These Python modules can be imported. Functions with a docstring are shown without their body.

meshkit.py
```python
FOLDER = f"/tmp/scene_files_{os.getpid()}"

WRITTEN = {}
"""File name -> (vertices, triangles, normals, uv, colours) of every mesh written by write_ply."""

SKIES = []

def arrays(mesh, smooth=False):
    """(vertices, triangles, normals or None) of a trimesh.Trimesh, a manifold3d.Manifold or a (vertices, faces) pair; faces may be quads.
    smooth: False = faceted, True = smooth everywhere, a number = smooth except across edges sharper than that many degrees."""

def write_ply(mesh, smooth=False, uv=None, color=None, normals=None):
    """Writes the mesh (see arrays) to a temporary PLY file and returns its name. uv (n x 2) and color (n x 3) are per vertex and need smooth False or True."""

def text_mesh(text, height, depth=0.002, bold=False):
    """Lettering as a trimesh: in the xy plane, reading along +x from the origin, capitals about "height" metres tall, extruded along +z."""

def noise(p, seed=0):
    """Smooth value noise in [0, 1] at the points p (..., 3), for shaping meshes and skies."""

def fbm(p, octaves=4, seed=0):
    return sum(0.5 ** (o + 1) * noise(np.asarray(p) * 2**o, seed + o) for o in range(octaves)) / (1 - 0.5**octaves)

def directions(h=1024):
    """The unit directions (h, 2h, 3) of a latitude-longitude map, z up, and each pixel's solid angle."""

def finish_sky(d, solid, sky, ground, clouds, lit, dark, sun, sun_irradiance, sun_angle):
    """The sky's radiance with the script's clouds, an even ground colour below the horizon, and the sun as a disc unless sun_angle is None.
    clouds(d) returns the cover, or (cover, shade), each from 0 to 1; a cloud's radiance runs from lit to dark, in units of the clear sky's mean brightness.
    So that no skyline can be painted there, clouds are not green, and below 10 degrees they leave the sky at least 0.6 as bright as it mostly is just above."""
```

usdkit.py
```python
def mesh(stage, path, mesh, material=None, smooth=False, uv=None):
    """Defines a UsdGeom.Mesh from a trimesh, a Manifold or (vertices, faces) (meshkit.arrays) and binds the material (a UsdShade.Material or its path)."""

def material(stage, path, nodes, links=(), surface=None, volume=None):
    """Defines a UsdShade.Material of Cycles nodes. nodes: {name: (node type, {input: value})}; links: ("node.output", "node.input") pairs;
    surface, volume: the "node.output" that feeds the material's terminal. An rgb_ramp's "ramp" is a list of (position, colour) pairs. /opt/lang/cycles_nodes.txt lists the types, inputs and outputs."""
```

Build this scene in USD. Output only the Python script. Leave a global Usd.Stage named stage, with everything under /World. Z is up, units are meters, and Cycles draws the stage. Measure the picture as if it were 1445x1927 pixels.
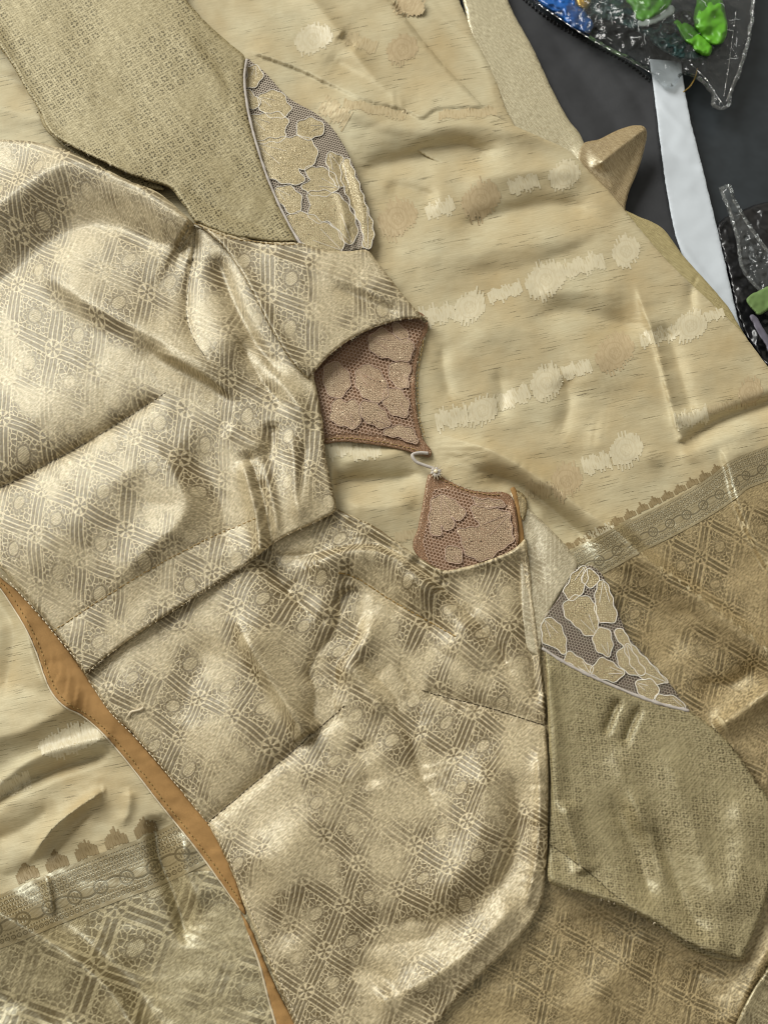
import math
import numpy as np
import shapely
from shapely.geometry import Polygon
from scipy.spatial import Delaunay, cKDTree
from pxr import Usd, UsdGeom, UsdLux, UsdShade, Gf, Sdf, Vt
import usdkit
from meshkit import noise, fbm

stage = Usd.Stage.CreateInMemory()
UsdGeom.SetStageUpAxis(stage, 'Z')
UsdGeom.SetStageMetersPerUnit(stage, 1.0)
UsdGeom.Xform.Define(stage, '/World')
rng = np.random.default_rng(7)

# ------------------------------------------------------------------ camera, light, exposure
W0, H0 = 1445.0, 1927.0            # the photograph's own raster, used as the drawing plane for cloth outlines
FPX = 1392.0                       # focal length in those units (26 mm on a full frame)
DIST = 0.58                        # camera to cloth, metres
TILT = math.radians(20)
S = DIST / FPX                     # metres per unit at the centre of the cloth
EYE = np.array([0, -DIST * math.sin(TILT), DIST * math.cos(TILT)])
RIGHT = np.array([1.0, 0, 0])
UP = np.array([0, math.cos(TILT), math.sin(TILT)])
BACK = np.array([0, -math.sin(TILT), math.cos(TILT)])
cam = UsdGeom.Camera.Define(stage, '/World/camera')
m = Gf.Matrix4d(1.0)
for i, v in enumerate((RIGHT, UP, BACK, EYE)):
    m.SetRow(i, Gf.Vec4d(*map(float, v), 1.0 if i == 3 else 0.0))
cam.AddTransformOp().Set(m)
cam.CreateFocalLengthAttr(6.0)
cam.CreateHorizontalApertureAttr(6.0 * W0 / FPX)
cam.CreateVerticalApertureAttr(6.0 * H0 / FPX)
cam.CreateClippingRangeAttr(Gf.Vec2f(0.02, 50))
cam.CreateFStopAttr(1.9)
cam.CreateFocusDistanceAttr(DIST * 0.98)
cam.CreateExposureAttr(0.0)


def lamp(name, pos, target, w, h, power, color):
    l = UsdLux.RectLight.Define(stage, '/World/' + name)
    l.CreateWidthAttr(w)
    l.CreateHeightAttr(h)
    l.CreateIntensityAttr(power)
    l.CreateColorAttr(Gf.Vec3f(*color))
    pos, target = np.array(pos, float), np.array(target, float)
    b = pos - target
    b /= np.linalg.norm(b)
    r = np.cross([0, 0, 1.0], b)
    r = r / np.linalg.norm(r) if np.linalg.norm(r) > 1e-6 else np.array([1.0, 0, 0])
    u = np.cross(b, r)
    mm = Gf.Matrix4d(1.0)
    for i, v in enumerate((r, u, b, pos)):
        mm.SetRow(i, Gf.Vec4d(*map(float, v), 1.0 if i == 3 else 0.0))
    l.AddTransformOp().Set(mm)
    return l


lamp('window_light', (-2.4, 2.6, 2.45), (0, 0, 0), 2.6, 2.3, 14.3, (1.0, 0.995, 0.95))
lamp('ceiling_light', (0.2, -0.3, 2.4), (0, 0, 0), 2.6, 2.6, 0.30, (0.95, 1.0, 0.92))
dome = UsdLux.DomeLight.Define(stage, '/World/room_light')
dome.CreateIntensityAttr(0.10)
dome.CreateColorAttr(Gf.Vec3f(1.0, 0.93, 0.80))

# ------------------------------------------------------------------ from drawing plane to space


def lift(p, h):
    """Points p (n,2) of the drawing plane at height h (in drawing units above the cloth's rest plane) -> space."""
    p = np.asarray(p, float)
    h = np.broadcast_to(np.asarray(h, float), (len(p),)) * S
    d = ((p[:, :1] - W0 / 2) * RIGHT - (p[:, 1:] - H0 / 2) * UP) / FPX - BACK
    t = (h - EYE[2]) / d[:, 2]
    return EYE + d * t[:, None]


def sm(x, a, b):
    t = np.clip((x - a) / (b - a), 0, 1)
    return t * t * (3 - 2 * t)


def spline(pts, step=3.0, closed=False):
    """Smooth curve through the points; a point with a third entry is a sharp corner."""
    pts = [tuple(q) for q in pts]
    if closed:
        k = next((i for i, q in enumerate(pts) if len(q) > 2), 0)
        pts = pts[k:] + pts[:k] + [pts[k]]
    cuts = [0] + [i for i, q in enumerate(pts) if len(q) > 2 and 0 < i < len(pts) - 1] + [len(pts) - 1]
    out = []
    for a, b in zip(cuts[:-1], cuts[1:]):
        q = np.array([x[:2] for x in pts[a:b + 1]], float)
        if closed and len(cuts) == 2 and len(pts[0]) == 2:
            ext = np.vstack([q[-2], q, q[1]])
        else:
            ext = np.vstack([2 * q[0] - q[1], q, 2 * q[-1] - q[-2]])
        for i in range(len(q) - 1):
            p0, p1, p2, p3 = ext[i:i + 4]
            d0, d1, d2 = (max(np.linalg.norm(x) ** 0.5, 1e-6) for x in (p1 - p0, p2 - p1, p3 - p2))
            t1 = (p1 - p0) / d0 - (p2 - p0) / (d0 + d1) + (p2 - p1) / d1
            t2 = (p2 - p1) / d1 - (p3 - p1) / (d1 + d2) + (p3 - p2) / d2
            t1, t2 = t1 * d1, t2 * d1
            n = max(2, int(np.linalg.norm(p2 - p1) / step))
            u = (np.arange(n) / n)[:, None]
            out.append((2 * u**3 - 3 * u**2 + 1) * p1 + (u**3 - 2 * u**2 + u) * t1 + (-2 * u**3 + 3 * u**2) * p2 + (u**3 - u**2) * t2)
    if not closed:
        out.append(np.array([pts[-1][:2]], float))
    return np.vstack(out)


class Line:
    """A curve that shapes cloth: nearest parameter t and signed distance s (positive on the left hand going along it, i.e. above when it runs to the right)."""

    def __init__(self, pts):
        self.q = spline(pts, 4.0)
        g = np.gradient(self.q, axis=0)
        g /= np.linalg.norm(g, axis=1, keepdims=True) + 1e-9
        self.n = np.stack([g[:, 1], -g[:, 0]], 1)
        self.tree = cKDTree(self.q)
        L = np.r_[0, np.cumsum(np.linalg.norm(np.diff(self.q, axis=0), axis=1))]
        self.t, self.L = L / L[-1], L[-1]

    def at(self, P, reach):
        lo, hi = self.q.min(0) - reach, self.q.max(0) + reach
        idx = np.nonzero((P[:, 0] > lo[0]) & (P[:, 0] < hi[0]) & (P[:, 1] > lo[1]) & (P[:, 1] < hi[1]))[0]
        if not len(idx):
            return idx, None, None
        d, k = self.tree.query(P[idx])
        v = P[idx] - self.q[k]
        side = np.einsum('ij,ij->i', v, self.n[k])
        s = np.where(np.abs(side) > 1e-6, np.sign(side), 1) * d
        return idx, s, self.t[k]


def env(t, t0, t1):
    e = np.ones_like(t)
    if t0 > 0:
        e = e * sm(t, 0, t0)
    if t1 > 0:
        e = e * sm(1 - t, 0, t1)
    return e


class Relief:
    def __init__(self):
        self.f = []

    def ridge(self, pts, h, wl, wr, t0=0.25, t1=0.25):
        """A fold of height h: wl wide on the left side, wr on the right."""
        self.f.append(('g', Line(pts), h, wl, wr, t0, t1))
        return self

    def crease(self, pts, h, wl, wr, t0=0.0, t1=0.3):
        """A sharp line: h < 0 a seam pulled in, h > 0 a pinched edge."""
        self.f.append(('e', Line(pts), h, wl, wr, t0, t1))
        return self

    def step(self, pts, h, w, back, t0=0.1, t1=0.2):
        """The left side stands h proud at the line, falling back to nothing over 'back'."""
        self.f.append(('s', Line(pts), h, w, back, t0, t1))
        return self

    def mound(self, x, y, rx, ry, deg, h):
        self.f.append(('m', (x, y, rx, ry, math.radians(deg), h)))
        return self

    def __call__(self, P):
        z = np.zeros(len(P))
        for f in self.f:
            if f[0] == 'm':
                x, y, rx, ry, a, h = f[1]
                d = P - (x, y)
                u = (d[:, 0] * math.cos(a) + d[:, 1] * math.sin(a)) / rx
                v = (-d[:, 0] * math.sin(a) + d[:, 1] * math.cos(a)) / ry
                z += h * np.exp(-(u * u + v * v))
                continue
            k, line, h, a, b, t0, t1 = f
            i, s, t = line.at(P, 3.2 * max(a, b))
            if not len(i):
                continue
            e = env(t, t0, t1)
            if k == 'g':
                z[i] += h * e * np.exp(-np.abs(s / np.where(s > 0, a, b)) ** 1.55)
            elif k == 'e':
                e = e * (0.84 + 0.32 * noise(np.c_[t * line.L / 11.0, np.zeros((len(t), 2)) + h]))     # seams pucker
                z[i] += h * e * np.exp(-np.abs(s) / np.where(s > 0, a, b))
            else:
                z[i] += h * e * sm(s, -a, a) * np.exp(-(np.maximum(s, 0) / b) ** 2)
        return z


# ------------------------------------------------------------------ meshes, names, tags
taken = {}


def path_for(parent, name):
    base = (str(parent.GetPath()) if parent is not None else '/World') + '/' + name
    k = taken.get(base, 0)
    taken[base] = k + 1
    return base if k == 0 else '%s_%03d' % (base, k)


def tag(prim, **kw):
    for k, v in kw.items():
        prim.SetCustomDataByKey(k, v)
    return prim


def thing(name, label, cat, group=None):
    x = UsdGeom.Xform.Define(stage, path_for(None, name)).GetPrim()
    tag(x, label=label, category=cat)
    if group:
        tag(x, group=group)
    return x


def put(name, v, f, mat, parent=None, uv=None, smooth=True):
    return usdkit.mesh(stage, path_for(parent, name), (v, f), mat, smooth=smooth, uv=uv).GetPrim()


def sheet(outline, hfun, step=4.0, thick=3.0, edge=5.0, drop=1.0, uv=None, jag=0.5, bstep=2.5, seed=0):
    """A piece of cloth: outline in the drawing plane, height function, rolled edges and a turned-under hem."""
    B = np.array(outline, float) if isinstance(outline, np.ndarray) else spline(outline, bstep, True)
    if jag:
        B = B + jag * (np.stack([noise(np.c_[B * 0.12, np.full(len(B), 3.3)], seed + 1), noise(np.c_[B * 0.12, np.full(len(B), 9.3)], seed + 2)], 1) - 0.5) * 2
    keep = np.linalg.norm(B - np.roll(B, 1, 0), axis=1) > 0.3
    B = B[keep]
    poly = Polygon(B).buffer(0)
    if poly.geom_type != 'Polygon':
        poly = max(poly.geoms, key=lambda g: g.area)
    B = np.array(poly.exterior.coords)[:-1]
    x0, y0, x1, y1 = poly.bounds
    gx, gy = np.meshgrid(np.arange(x0, x1, step), np.arange(y0, y1, step * 0.87))
    gx = gx + (np.arange(gx.shape[0]) % 2)[:, None] * step / 2
    I = np.c_[gx.ravel(), gy.ravel()]
    I = I[shapely.contains_xy(poly, I[:, 0], I[:, 1])]
    tree = cKDTree(B)
    d = tree.query(I)[0] if len(I) else np.zeros(0)
    I, d = I[d > min(step, 2.2) * 0.55], d[d > min(step, 2.2) * 0.55]
    P = np.vstack([B, I])
    D = np.r_[np.zeros(len(B)), d]
    tri = Delaunay(P).simplices
    c = P[tri].mean(1)
    tri = tri[shapely.contains_xy(poly, c[:, 0], c[:, 1])]
    a, b, cc = P[tri[:, 0]], P[tri[:, 1]], P[tri[:, 2]]
    area = (b[:, 0] - a[:, 0]) * (cc[:, 1] - a[:, 1]) - (b[:, 1] - a[:, 1]) * (cc[:, 0] - a[:, 0])
    tri = tri[np.abs(area) > 1e-6]
    area = area[np.abs(area) > 1e-6]
    tri[area > 0] = tri[area > 0][:, ::-1]           # the plane's y runs down
    z = hfun(P)
    if edge:
        q = 1 - np.clip(D / edge, 0, 1)
        z = z - drop * edge * (1 - np.sqrt(np.maximum(1 - q * q, 0)))
    n = len(B)
    ins = np.roll(B, -1, 0) - np.roll(B, 1, 0)
    ins /= np.linalg.norm(ins, axis=1, keepdims=True) + 1e-9
    inn = np.stack([-ins[:, 1], ins[:, 0]], 1)
    if not Polygon(B).exterior.is_ccw:
        inn = -inn
    # exterior in a y-down plane: shapely's ccw has its inside on the left of travel
    R1, R2 = B + inn * 0.6, B + inn * 7
    V = np.vstack([lift(P, z), lift(R1, z[:n] - thick), lift(R2, z[:n] - thick - 0.5)])
    i = np.arange(n)
    j = (i + 1) % n
    p = len(P)
    quads = []
    for lo, hi in (((i, j), (p + i, p + j)), ((p + i, p + j), (p + n + i, p + n + j))):
        quads += [np.stack([lo[0], lo[1], hi[1]], 1), np.stack([lo[0], hi[1], hi[0]], 1)]
    skirt = np.vstack(quads)
    if not Polygon(B).exterior.is_ccw:
        skirt = skirt[:, ::-1]
    F = np.vstack([tri, skirt])
    UV = None
    if uv is not None:
        UV = uv(np.vstack([P, R1, R2]))
    return V, F, UV


def tube(pts3, r, sides=6):
    p = np.asarray(pts3, float)
    t = np.gradient(p, axis=0)
    t /= np.linalg.norm(t, axis=1, keepdims=True) + 1e-12
    a = np.cross(t, [0, 0, 1.0])
    a /= np.linalg.norm(a, axis=1, keepdims=True) + 1e-12
    b = np.cross(t, a)
    ang = np.arange(sides) * 2 * np.pi / sides
    r = np.broadcast_to(r, (len(p),))[:, None, None]
    v = p[:, None] + r * (np.cos(ang)[None, :, None] * a[:, None] + np.sin(ang)[None, :, None] * b[:, None])
    i, j = np.meshgrid(np.arange(len(p) - 1), np.arange(sides), indexing='ij')
    q = np.stack([i * sides + j, (i + 1) * sides + j, (i + 1) * sides + (j + 1) % sides, i * sides + (j + 1) % sides], -1).reshape(-1, 4)
    f = np.vstack([q[:, [0, 1, 2]], q[:, [0, 2, 3]]])
    v = v.reshape(-1, 3)
    n = len(v)
    v = np.vstack([v, p[0], p[-1]])
    k = np.arange(sides)
    f = np.vstack([f, np.stack([np.full(sides, n), k, (k + 1) % sides], 1), np.stack([np.full(sides, n + 1), (len(p) - 1) * sides + (k + 1) % sides, (len(p) - 1) * sides + k], 1)])
    return v, f


def join(parts):
    vs, fs, n = [], [], 0
    for v, f in parts:
        vs.append(v)
        fs.append(f + n)
        n += len(v)
    return np.vstack(vs), np.vstack(fs)


def cord(pts, hfun, r, up=0.0, step=3.0):
    q = spline(pts, step)
    n = noise(np.c_[q / 7.0, np.full(len(q), r)], 3)
    return tube(lift(q + (n[:, None] - 0.5) * 0.8, hfun(q) + up), r * S * (0.72 + 0.56 * n), 6)


def stitches(pts, hfun, r=0.9, dash=5.5, gap=3.5, up=0.6):
    q = spline(pts, 1.0)
    L = np.r_[0, np.cumsum(np.linalg.norm(np.diff(q, axis=0), axis=1))]
    out, a = [], 0.0
    rr = np.random.default_rng(int(L[-1] * 10))
    while a + dash * 1.4 < L[-1]:
        d1 = dash * rr.uniform(0.7, 1.35)
        u = np.linspace(a, a + d1, 4)
        c = np.c_[np.interp(u, L, q[:, 0]), np.interp(u, L, q[:, 1])] + rr.uniform(-0.7, 0.7, 2) + rr.uniform(-0.25, 0.25, (4, 2))
        out.append(tube(lift(c, hfun(c) + up + np.array([-0.8, 0.4, 0.4, -0.8])), r * S, 5))
        a += d1 + gap * rr.uniform(0.6, 1.6)
    return join(out)


# ------------------------------------------------------------------ node graphs
class Ref:
    def __init__(self, g, at):
        self.g, self.at = g, at

    def _op(self, kind, a, b=None, c=None):
        return self.g.math(kind, a, b, c)

    def __add__(self, o): return self._op('add', self, o)
    __radd__ = __add__
    def __sub__(self, o): return self._op('subtract', self, o)
    def __rsub__(self, o): return self._op('subtract', o, self)
    def __mul__(self, o): return self._op('multiply', self, o)
    __rmul__ = __mul__
    def __truediv__(self, o): return self._op('divide', self, o)
    def __lt__(self, o): return self._op('less_than', self, o)
    def __gt__(self, o): return self._op('greater_than', self, o)
    def abs(self): return self._op('absolute', self)
    def frac(self): return self._op('fraction', self)
    def near(self): return self - self._op('round', self)
    def sin(self): return self._op('sine', self)
    def cos(self): return self._op('cosine', self)
    def sqrt(self): return self._op('sqrt', self)
    def max(self, o): return self._op('maximum', self, o)
    def min(self, o): return self._op('minimum', self, o)
    def soft(self, a, b): return self.g.add('map_range', 'result', range_type='smoothstep', value=self, from_min=a, from_max=b, to_min=0.0, to_max=1.0, clamp=True)
    def lin(self, a, b, c, d): return self.g.add('map_range', 'result', range_type='linear', value=self, from_min=a, from_max=b, to_min=c, to_max=d, clamp=True)


class Graph:
    def __init__(self):
        self.nodes, self.links = {}, []

    def add(self, kind, out, **ins):
        name = 'n%d' % len(self.nodes)
        vals = {}
        self.nodes[name] = (kind, vals)
        for k, v in ins.items():
            if isinstance(v, Ref):
                self.links.append((v.at, name + '.' + k))
            else:
                vals[k] = v
        return Ref(self, name + '.' + out)

    def math(self, kind, a, b=None, c=None):
        ins = dict(math_type=kind, value1=a)
        if b is not None:
            ins['value2'] = b
        if c is not None:
            ins['value3'] = c
        return self.add('math', 'value', **ins)

    def uv(self):
        t = self.add('texture_coordinate', 'UV')
        x = self.add('separate_xyz', 'x', vector=t)
        return t, x, Ref(self, x.at.split('.')[0] + '.y')

    def xyz(self, x, y, z=0.0):
        return self.add('combine_xyz', 'vector', x=x, y=y, z=z)

    def noise(self, vec, scale, detail=2.0, rough=0.5):
        return self.add('noise_texture', 'fac', vector=vec, scale=scale, detail=detail, roughness=rough)

    def mixc(self, fac, a, b):
        return self.add('mix_color', 'result', fac=fac, a=a, b=b)

    def bump(self, height, dist, strength=1.0):
        return self.add('bump', 'normal', height=height, distance=dist, strength=strength)

    def closure(self, fac, a, b):
        return self.add('mix_closure', 'closure', fac=fac, closure1=a, closure2=b)

    def done(self, name, surface):
        return usdkit.material(stage, '/World/Looks/' + name, self.nodes, self.links, surface=surface.at)


def pos_threads(g, deg, along, across, scale=1.0):
    """Noise drawn out along a thread direction, from the place in space."""
    p = g.add('geometry', 'position')
    mp = g.add('mapping', 'vector', mapping_type='point', vector=p, rotation=(0, 0, math.radians(deg)))
    x = g.add('separate_xyz', 'x', vector=mp)
    y = Ref(g, x.at.split('.')[0] + '.y')
    return g.noise(g.xyz(x * along, y * across), scale, 2.0, 0.6)


def finish(g, name, base, gloss_color, gloss, rough, height=None, dist=0.0002, glint=None, sheen=None):
    ins = {}
    if height is not None:
        ins['normal'] = g.bump(height, dist)
    d = g.add('diffuse_bsdf', 'BSDF', color=base, roughness=0.4, **ins)
    col = gloss_color
    if glint is not None:
        lo = tuple(c * 0.45 for c in gloss_color)
        hi = tuple(min(c * 1.35, 1.0) for c in gloss_color)
        col = g.mixc(glint, lo, hi)
    s = g.add('glossy_bsdf', 'BSDF', color=col, roughness=rough, distribution='ggx', **ins)
    out = g.closure(gloss, d, s)
    return g.done(name, out)


def brocade(name, ground, dark, silver, gloss=0.42, rough=0.40, double=False, thread=-40, amount=1.0):
    g = Graph()
    uv, u, v = g.uv()
    wob = g.noise(uv, 2.2, 1.0)
    a, b = u.near(), v.near()
    du, dv = a.abs(), b.abs()

    def bands(d):
        if double:
            return (d - 0.060).abs().soft(0.050, 0.036)
        l0 = d.soft(0.042, 0.026)
        l1 = (d - 0.100).abs().soft(0.044, 0.028)
        return l0.max(l1)
    r = (a * a + b * b + a * b * 0.5).sqrt()
    away = r.soft(0.17, 0.21)
    stripes = bands(du).max(bands(dv) * (du > 0.155)) * away
    ang = g.math('arctan2', b * 1.0, a + b * 0.3)
    petals = (ang * 6.0).cos().soft(-0.35, 0.15) * (r - 0.105).abs().soft(0.06, 0.045)
    petals = petals.max(r.soft(0.045, 0.03))
    # leaves that fill the ground between the bands, round a medallion of fine dots
    cu, cv = u.frac() - 0.5, v.frac() - 0.5
    med = (cu * cu * 1.0 + cv * cv * 1.5 + cu * cv * 0.9).sqrt()
    vor = g.add('voronoi_texture', 'distance', vector=uv, scale=9.0, feature='distance_to_edge', randomness=0.8, dimensions='2D')
    leaf = vor.soft(0.07, 0.13) * (med > 0.215)
    dots = ((u * 150.0).sin() * (v * 150.0).sin()).soft(0.0, 0.5) * (med < 0.14)
    ring = (med - 0.165).abs().soft(0.020, 0.010)
    petal2 = g.add('voronoi_texture', 'distance', vector=uv, scale=17.0, feature='distance_to_edge', randomness=0.6, dimensions='2D').soft(0.05, 0.10) * (med < 0.215) * (med > 0.14)
    inband = du.min(dv) > 0.165
    fill = leaf.max(dots * 0.8).max(ring).max(petal2 * 0.8) * inband * away
    mask = stripes.max(petals).max(fill * 0.92)
    hatch = pos_threads(g, thread + 8, 300.0, 1300.0)
    big = g.noise(uv, 0.55, 3.0, 0.6)
    mask = mask * hatch.lin(0.3, 0.55, 0.55, 1.0) * big.lin(0.42, 0.56, 0.26 * amount, 1.3 * amount)
    threads = pos_threads(g, thread, 330.0, 1150.0)
    fine = pos_threads(g, thread, 600.0, 1700.0)
    grain = threads.lin(0.40, 0.60, 0.0, 0.55) + fine.lin(0.40, 0.60, 0.0, 0.45)
    base = g.mixc(mask, g.mixc(grain, tuple(c * 0.58 for c in ground), tuple(c * 1.34 for c in ground)), dark)
    glint = threads.lin(0.36, 0.66, 0.0, 1.0) * (1.0 - mask * 0.15)
    height = threads * 0.35 - mask * 0.4 + wob * 0.0
    return finish(g, name, base, silver, gloss, rough, height, 0.00016, glint)


def small_brocade(name, ground, dark, silver, gloss=0.25, rough=0.42, thread=-40, amount=1.0):
    g = Graph()
    uv, u, v = g.uv()
    a, b = (u.frac() - 0.5).abs(), (v.frac() - 0.5).abs()
    k = a.max(b)
    rings = (k * 3.0 + 0.1).frac().soft(0.42, 0.58)
    dash = (u * 25.0 + v * 4.0).sin().soft(-0.5, 0.1)
    dash2 = (v * 25.0).sin().soft(-0.6, 0.0)
    pick = a > b
    m1 = rings * (pick * dash2 + (1.0 - pick) * dash)
    big = g.noise(uv, 0.16, 2.0, 0.6)
    med = g.noise(uv, 0.9, 2.0, 0.6)
    hatch = pos_threads(g, thread + 8, 900.0, 2600.0)
    mask = m1 * big.lin(0.38, 0.56, 0.35 * amount, 1.1 * amount) * med.lin(0.25, 0.55, 0.7, 1.1) * hatch.lin(0.3, 0.6, 0.7, 1.0)
    threads = pos_threads(g, thread, 170.0, 1000.0)
    base = g.mixc(mask, g.mixc(threads.lin(0.25, 0.75, 0.0, 1.0), tuple(c * 0.7 for c in ground), tuple(c * 1.25 for c in ground)), dark)
    glint = threads.lin(0.38, 0.7, 0.0, 1.0) * (1.0 - mask * 0.6)
    return finish(g, name, base, silver, gloss, rough, threads * 0.4 - mask * 0.8, 0.00014, glint)


def silk(name, ground, warm, silver, gloss=0.22, rough=0.46, slubs=True):
    """Plain saree silk: fine weave with dark slub dashes along the weft (uv in hundreds of drawing units)."""
    g = Graph()
    uv, u, v = g.uv()
    tone = g.noise(uv, 0.9, 3.0, 0.55)
    weave = g.noise(g.xyz(u * 3.5, v * 48.0), 1.0, 3.0, 0.7)
    base = g.mixc(tone.lin(0.3, 0.7, 0.0, 1.0), ground, warm)
    base = g.mixc(weave.lin(0.35, 0.7, 0.0, 0.42), base, tuple(c * 0.62 for c in warm))
    if slubs:
        sl = g.noise(g.xyz(u * 1.9, v * 50.0), 1.0, 1.0, 0.4)
        brk = g.noise(g.xyz(u * 22.0, v * 62.0, 7.0), 1.0, 1.0, 0.5)
        zone = g.noise(g.xyz(u * 1.1, v * 3.0, 3.0), 1.0, 2.0)
        dash = sl.soft(0.635, 0.675) * brk.lin(0.36, 0.5, 0.15, 1.0) * zone.soft(0.42, 0.56)
        base = g.mixc(dash * 0.75, base, (0.09, 0.062, 0.024))
    fine = pos_threads(g, 12, 500.0, 2600.0)
    glint = fine.lin(0.3, 0.7, 0.25, 0.9)
    return finish(g, name, base, silver, gloss, rough, fine * 0.35 + weave * 0.3, 0.00010, glint)


def zari(name, ground, dark, silver, gloss=0.06, rough=0.45, rings=True):
    """Woven metallic motif: short vertical floats, and for a paisley its drawn inner lines (uv from the motif's centre, in units of 30)."""
    g = Graph()
    uv, u, v = g.uv()
    fl = g.noise(g.xyz(u * 10.0, v * 1.8), 1.0, 2.0, 0.7)
    mask = fl.soft(0.50, 0.68) * 0.6
    if rings:
        w = g.noise(uv, 1.3, 1.0)
        r = (u * u + v * v * 0.9).sqrt() + w * 0.25 - 0.12
        line = (r - 0.36).abs().soft(0.06, 0.03).max((r - 0.66).abs().soft(0.05, 0.025))
        sp = ((g.math('arctan2', v, u) * 14.0).sin().soft(0.1, 0.6)) * (r > 0.69) * 0.12
        dt = ((u * 26.0).sin() * (v * 26.0).sin()).soft(0.0, 0.4) * (r < 0.33) * 0.6
        mask = (mask * 0.6).max(line * 0.28).max(sp).max(dt * 0.4)
    base = g.mixc(mask, ground, dark)
    glint = fl.lin(0.62, 0.34, 0.0, 1.0) * (1.0 - mask * 0.6)
    return finish(g, name, base, silver, gloss, rough, fl * 0.6 - mask * 0.4, 0.00014, glint)


def stripe_band(name, ground, dark, silver, gloss=0.3, rough=0.42):
    """The border band: rows of fine lines, rows of little rings, a running vine with medallions. u along (in band widths), v across 0..1."""
    g = Graph()
    uv, u, v = g.uv()
    lines = g.math('less_than', ((v * 31.0) + 0.1).frac(), 0.4)

    def zone(lo, hi):
        return (v > lo) * (v < hi)

    def rings(c, n, r):
        x = (u * n).frac() - 0.5
        y = (v - c) * n
        q = (x * x + y * y).sqrt()
        return (q - r * 0.30).abs().soft(0.13, 0.07).max(q.soft(0.12, 0.07)) * zone(c - 0.5 / n, c + 0.5 / n)
    r1 = rings(0.19, 9.0, 1.1)
    r2 = rings(0.36, 9.0, 1.1)
    r3 = rings(0.88, 9.0, 1.1)
    vine = ((v - 0.62) - (u * 6.2832 * 0.9).sin() * 0.10).abs().soft(0.030, 0.016)
    vine2 = ((v - 0.62) + (u * 6.2832 * 0.9).sin() * 0.10).abs().soft(0.018, 0.008) * 0.6
    mu = (u * 1.8 + 0.5).frac() - 0.5
    mv = (v - 0.62) * 1.8
    q = (mu * mu + mv * mv).sqrt()
    med = (q - 0.24).abs().soft(0.05, 0.03).max(((mu * 62.0).sin().soft(0.0, 0.5)) * q.soft(0.17, 0.14))
    ln = (v - 0.275).abs().soft(0.030, 0.018).max((v - 0.45).abs().soft(0.022, 0.012)).max((v - 0.79).abs().soft(0.022, 0.012)).max((v - 0.09).abs().soft(0.022, 0.012))
    comb = (u * 110.0).sin().soft(-0.4, 0.2)
    mask = r1.max(r2).max(r3).max((vine.max(vine2)).max(med) * zone(0.47, 0.77)).max(ln * comb)
    hatch = pos_threads(g, -32, 900.0, 2600.0)
    mask = mask * hatch.lin(0.3, 0.6, 0.6, 1.0)
    threads = pos_threads(g, -40, 170.0, 1000.0)
    base = g.mixc(mask, g.mixc(threads, tuple(c * 0.85 for c in ground), tuple(c * 1.1 for c in ground)), dark)
    glint = threads.lin(0.38, 0.7, 0.0, 1.0) * (1.0 - mask * 0.6)
    return finish(g, name, base, silver, gloss, rough, threads * 0.4 - mask * 0.9, 0.00014, glint)


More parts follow.
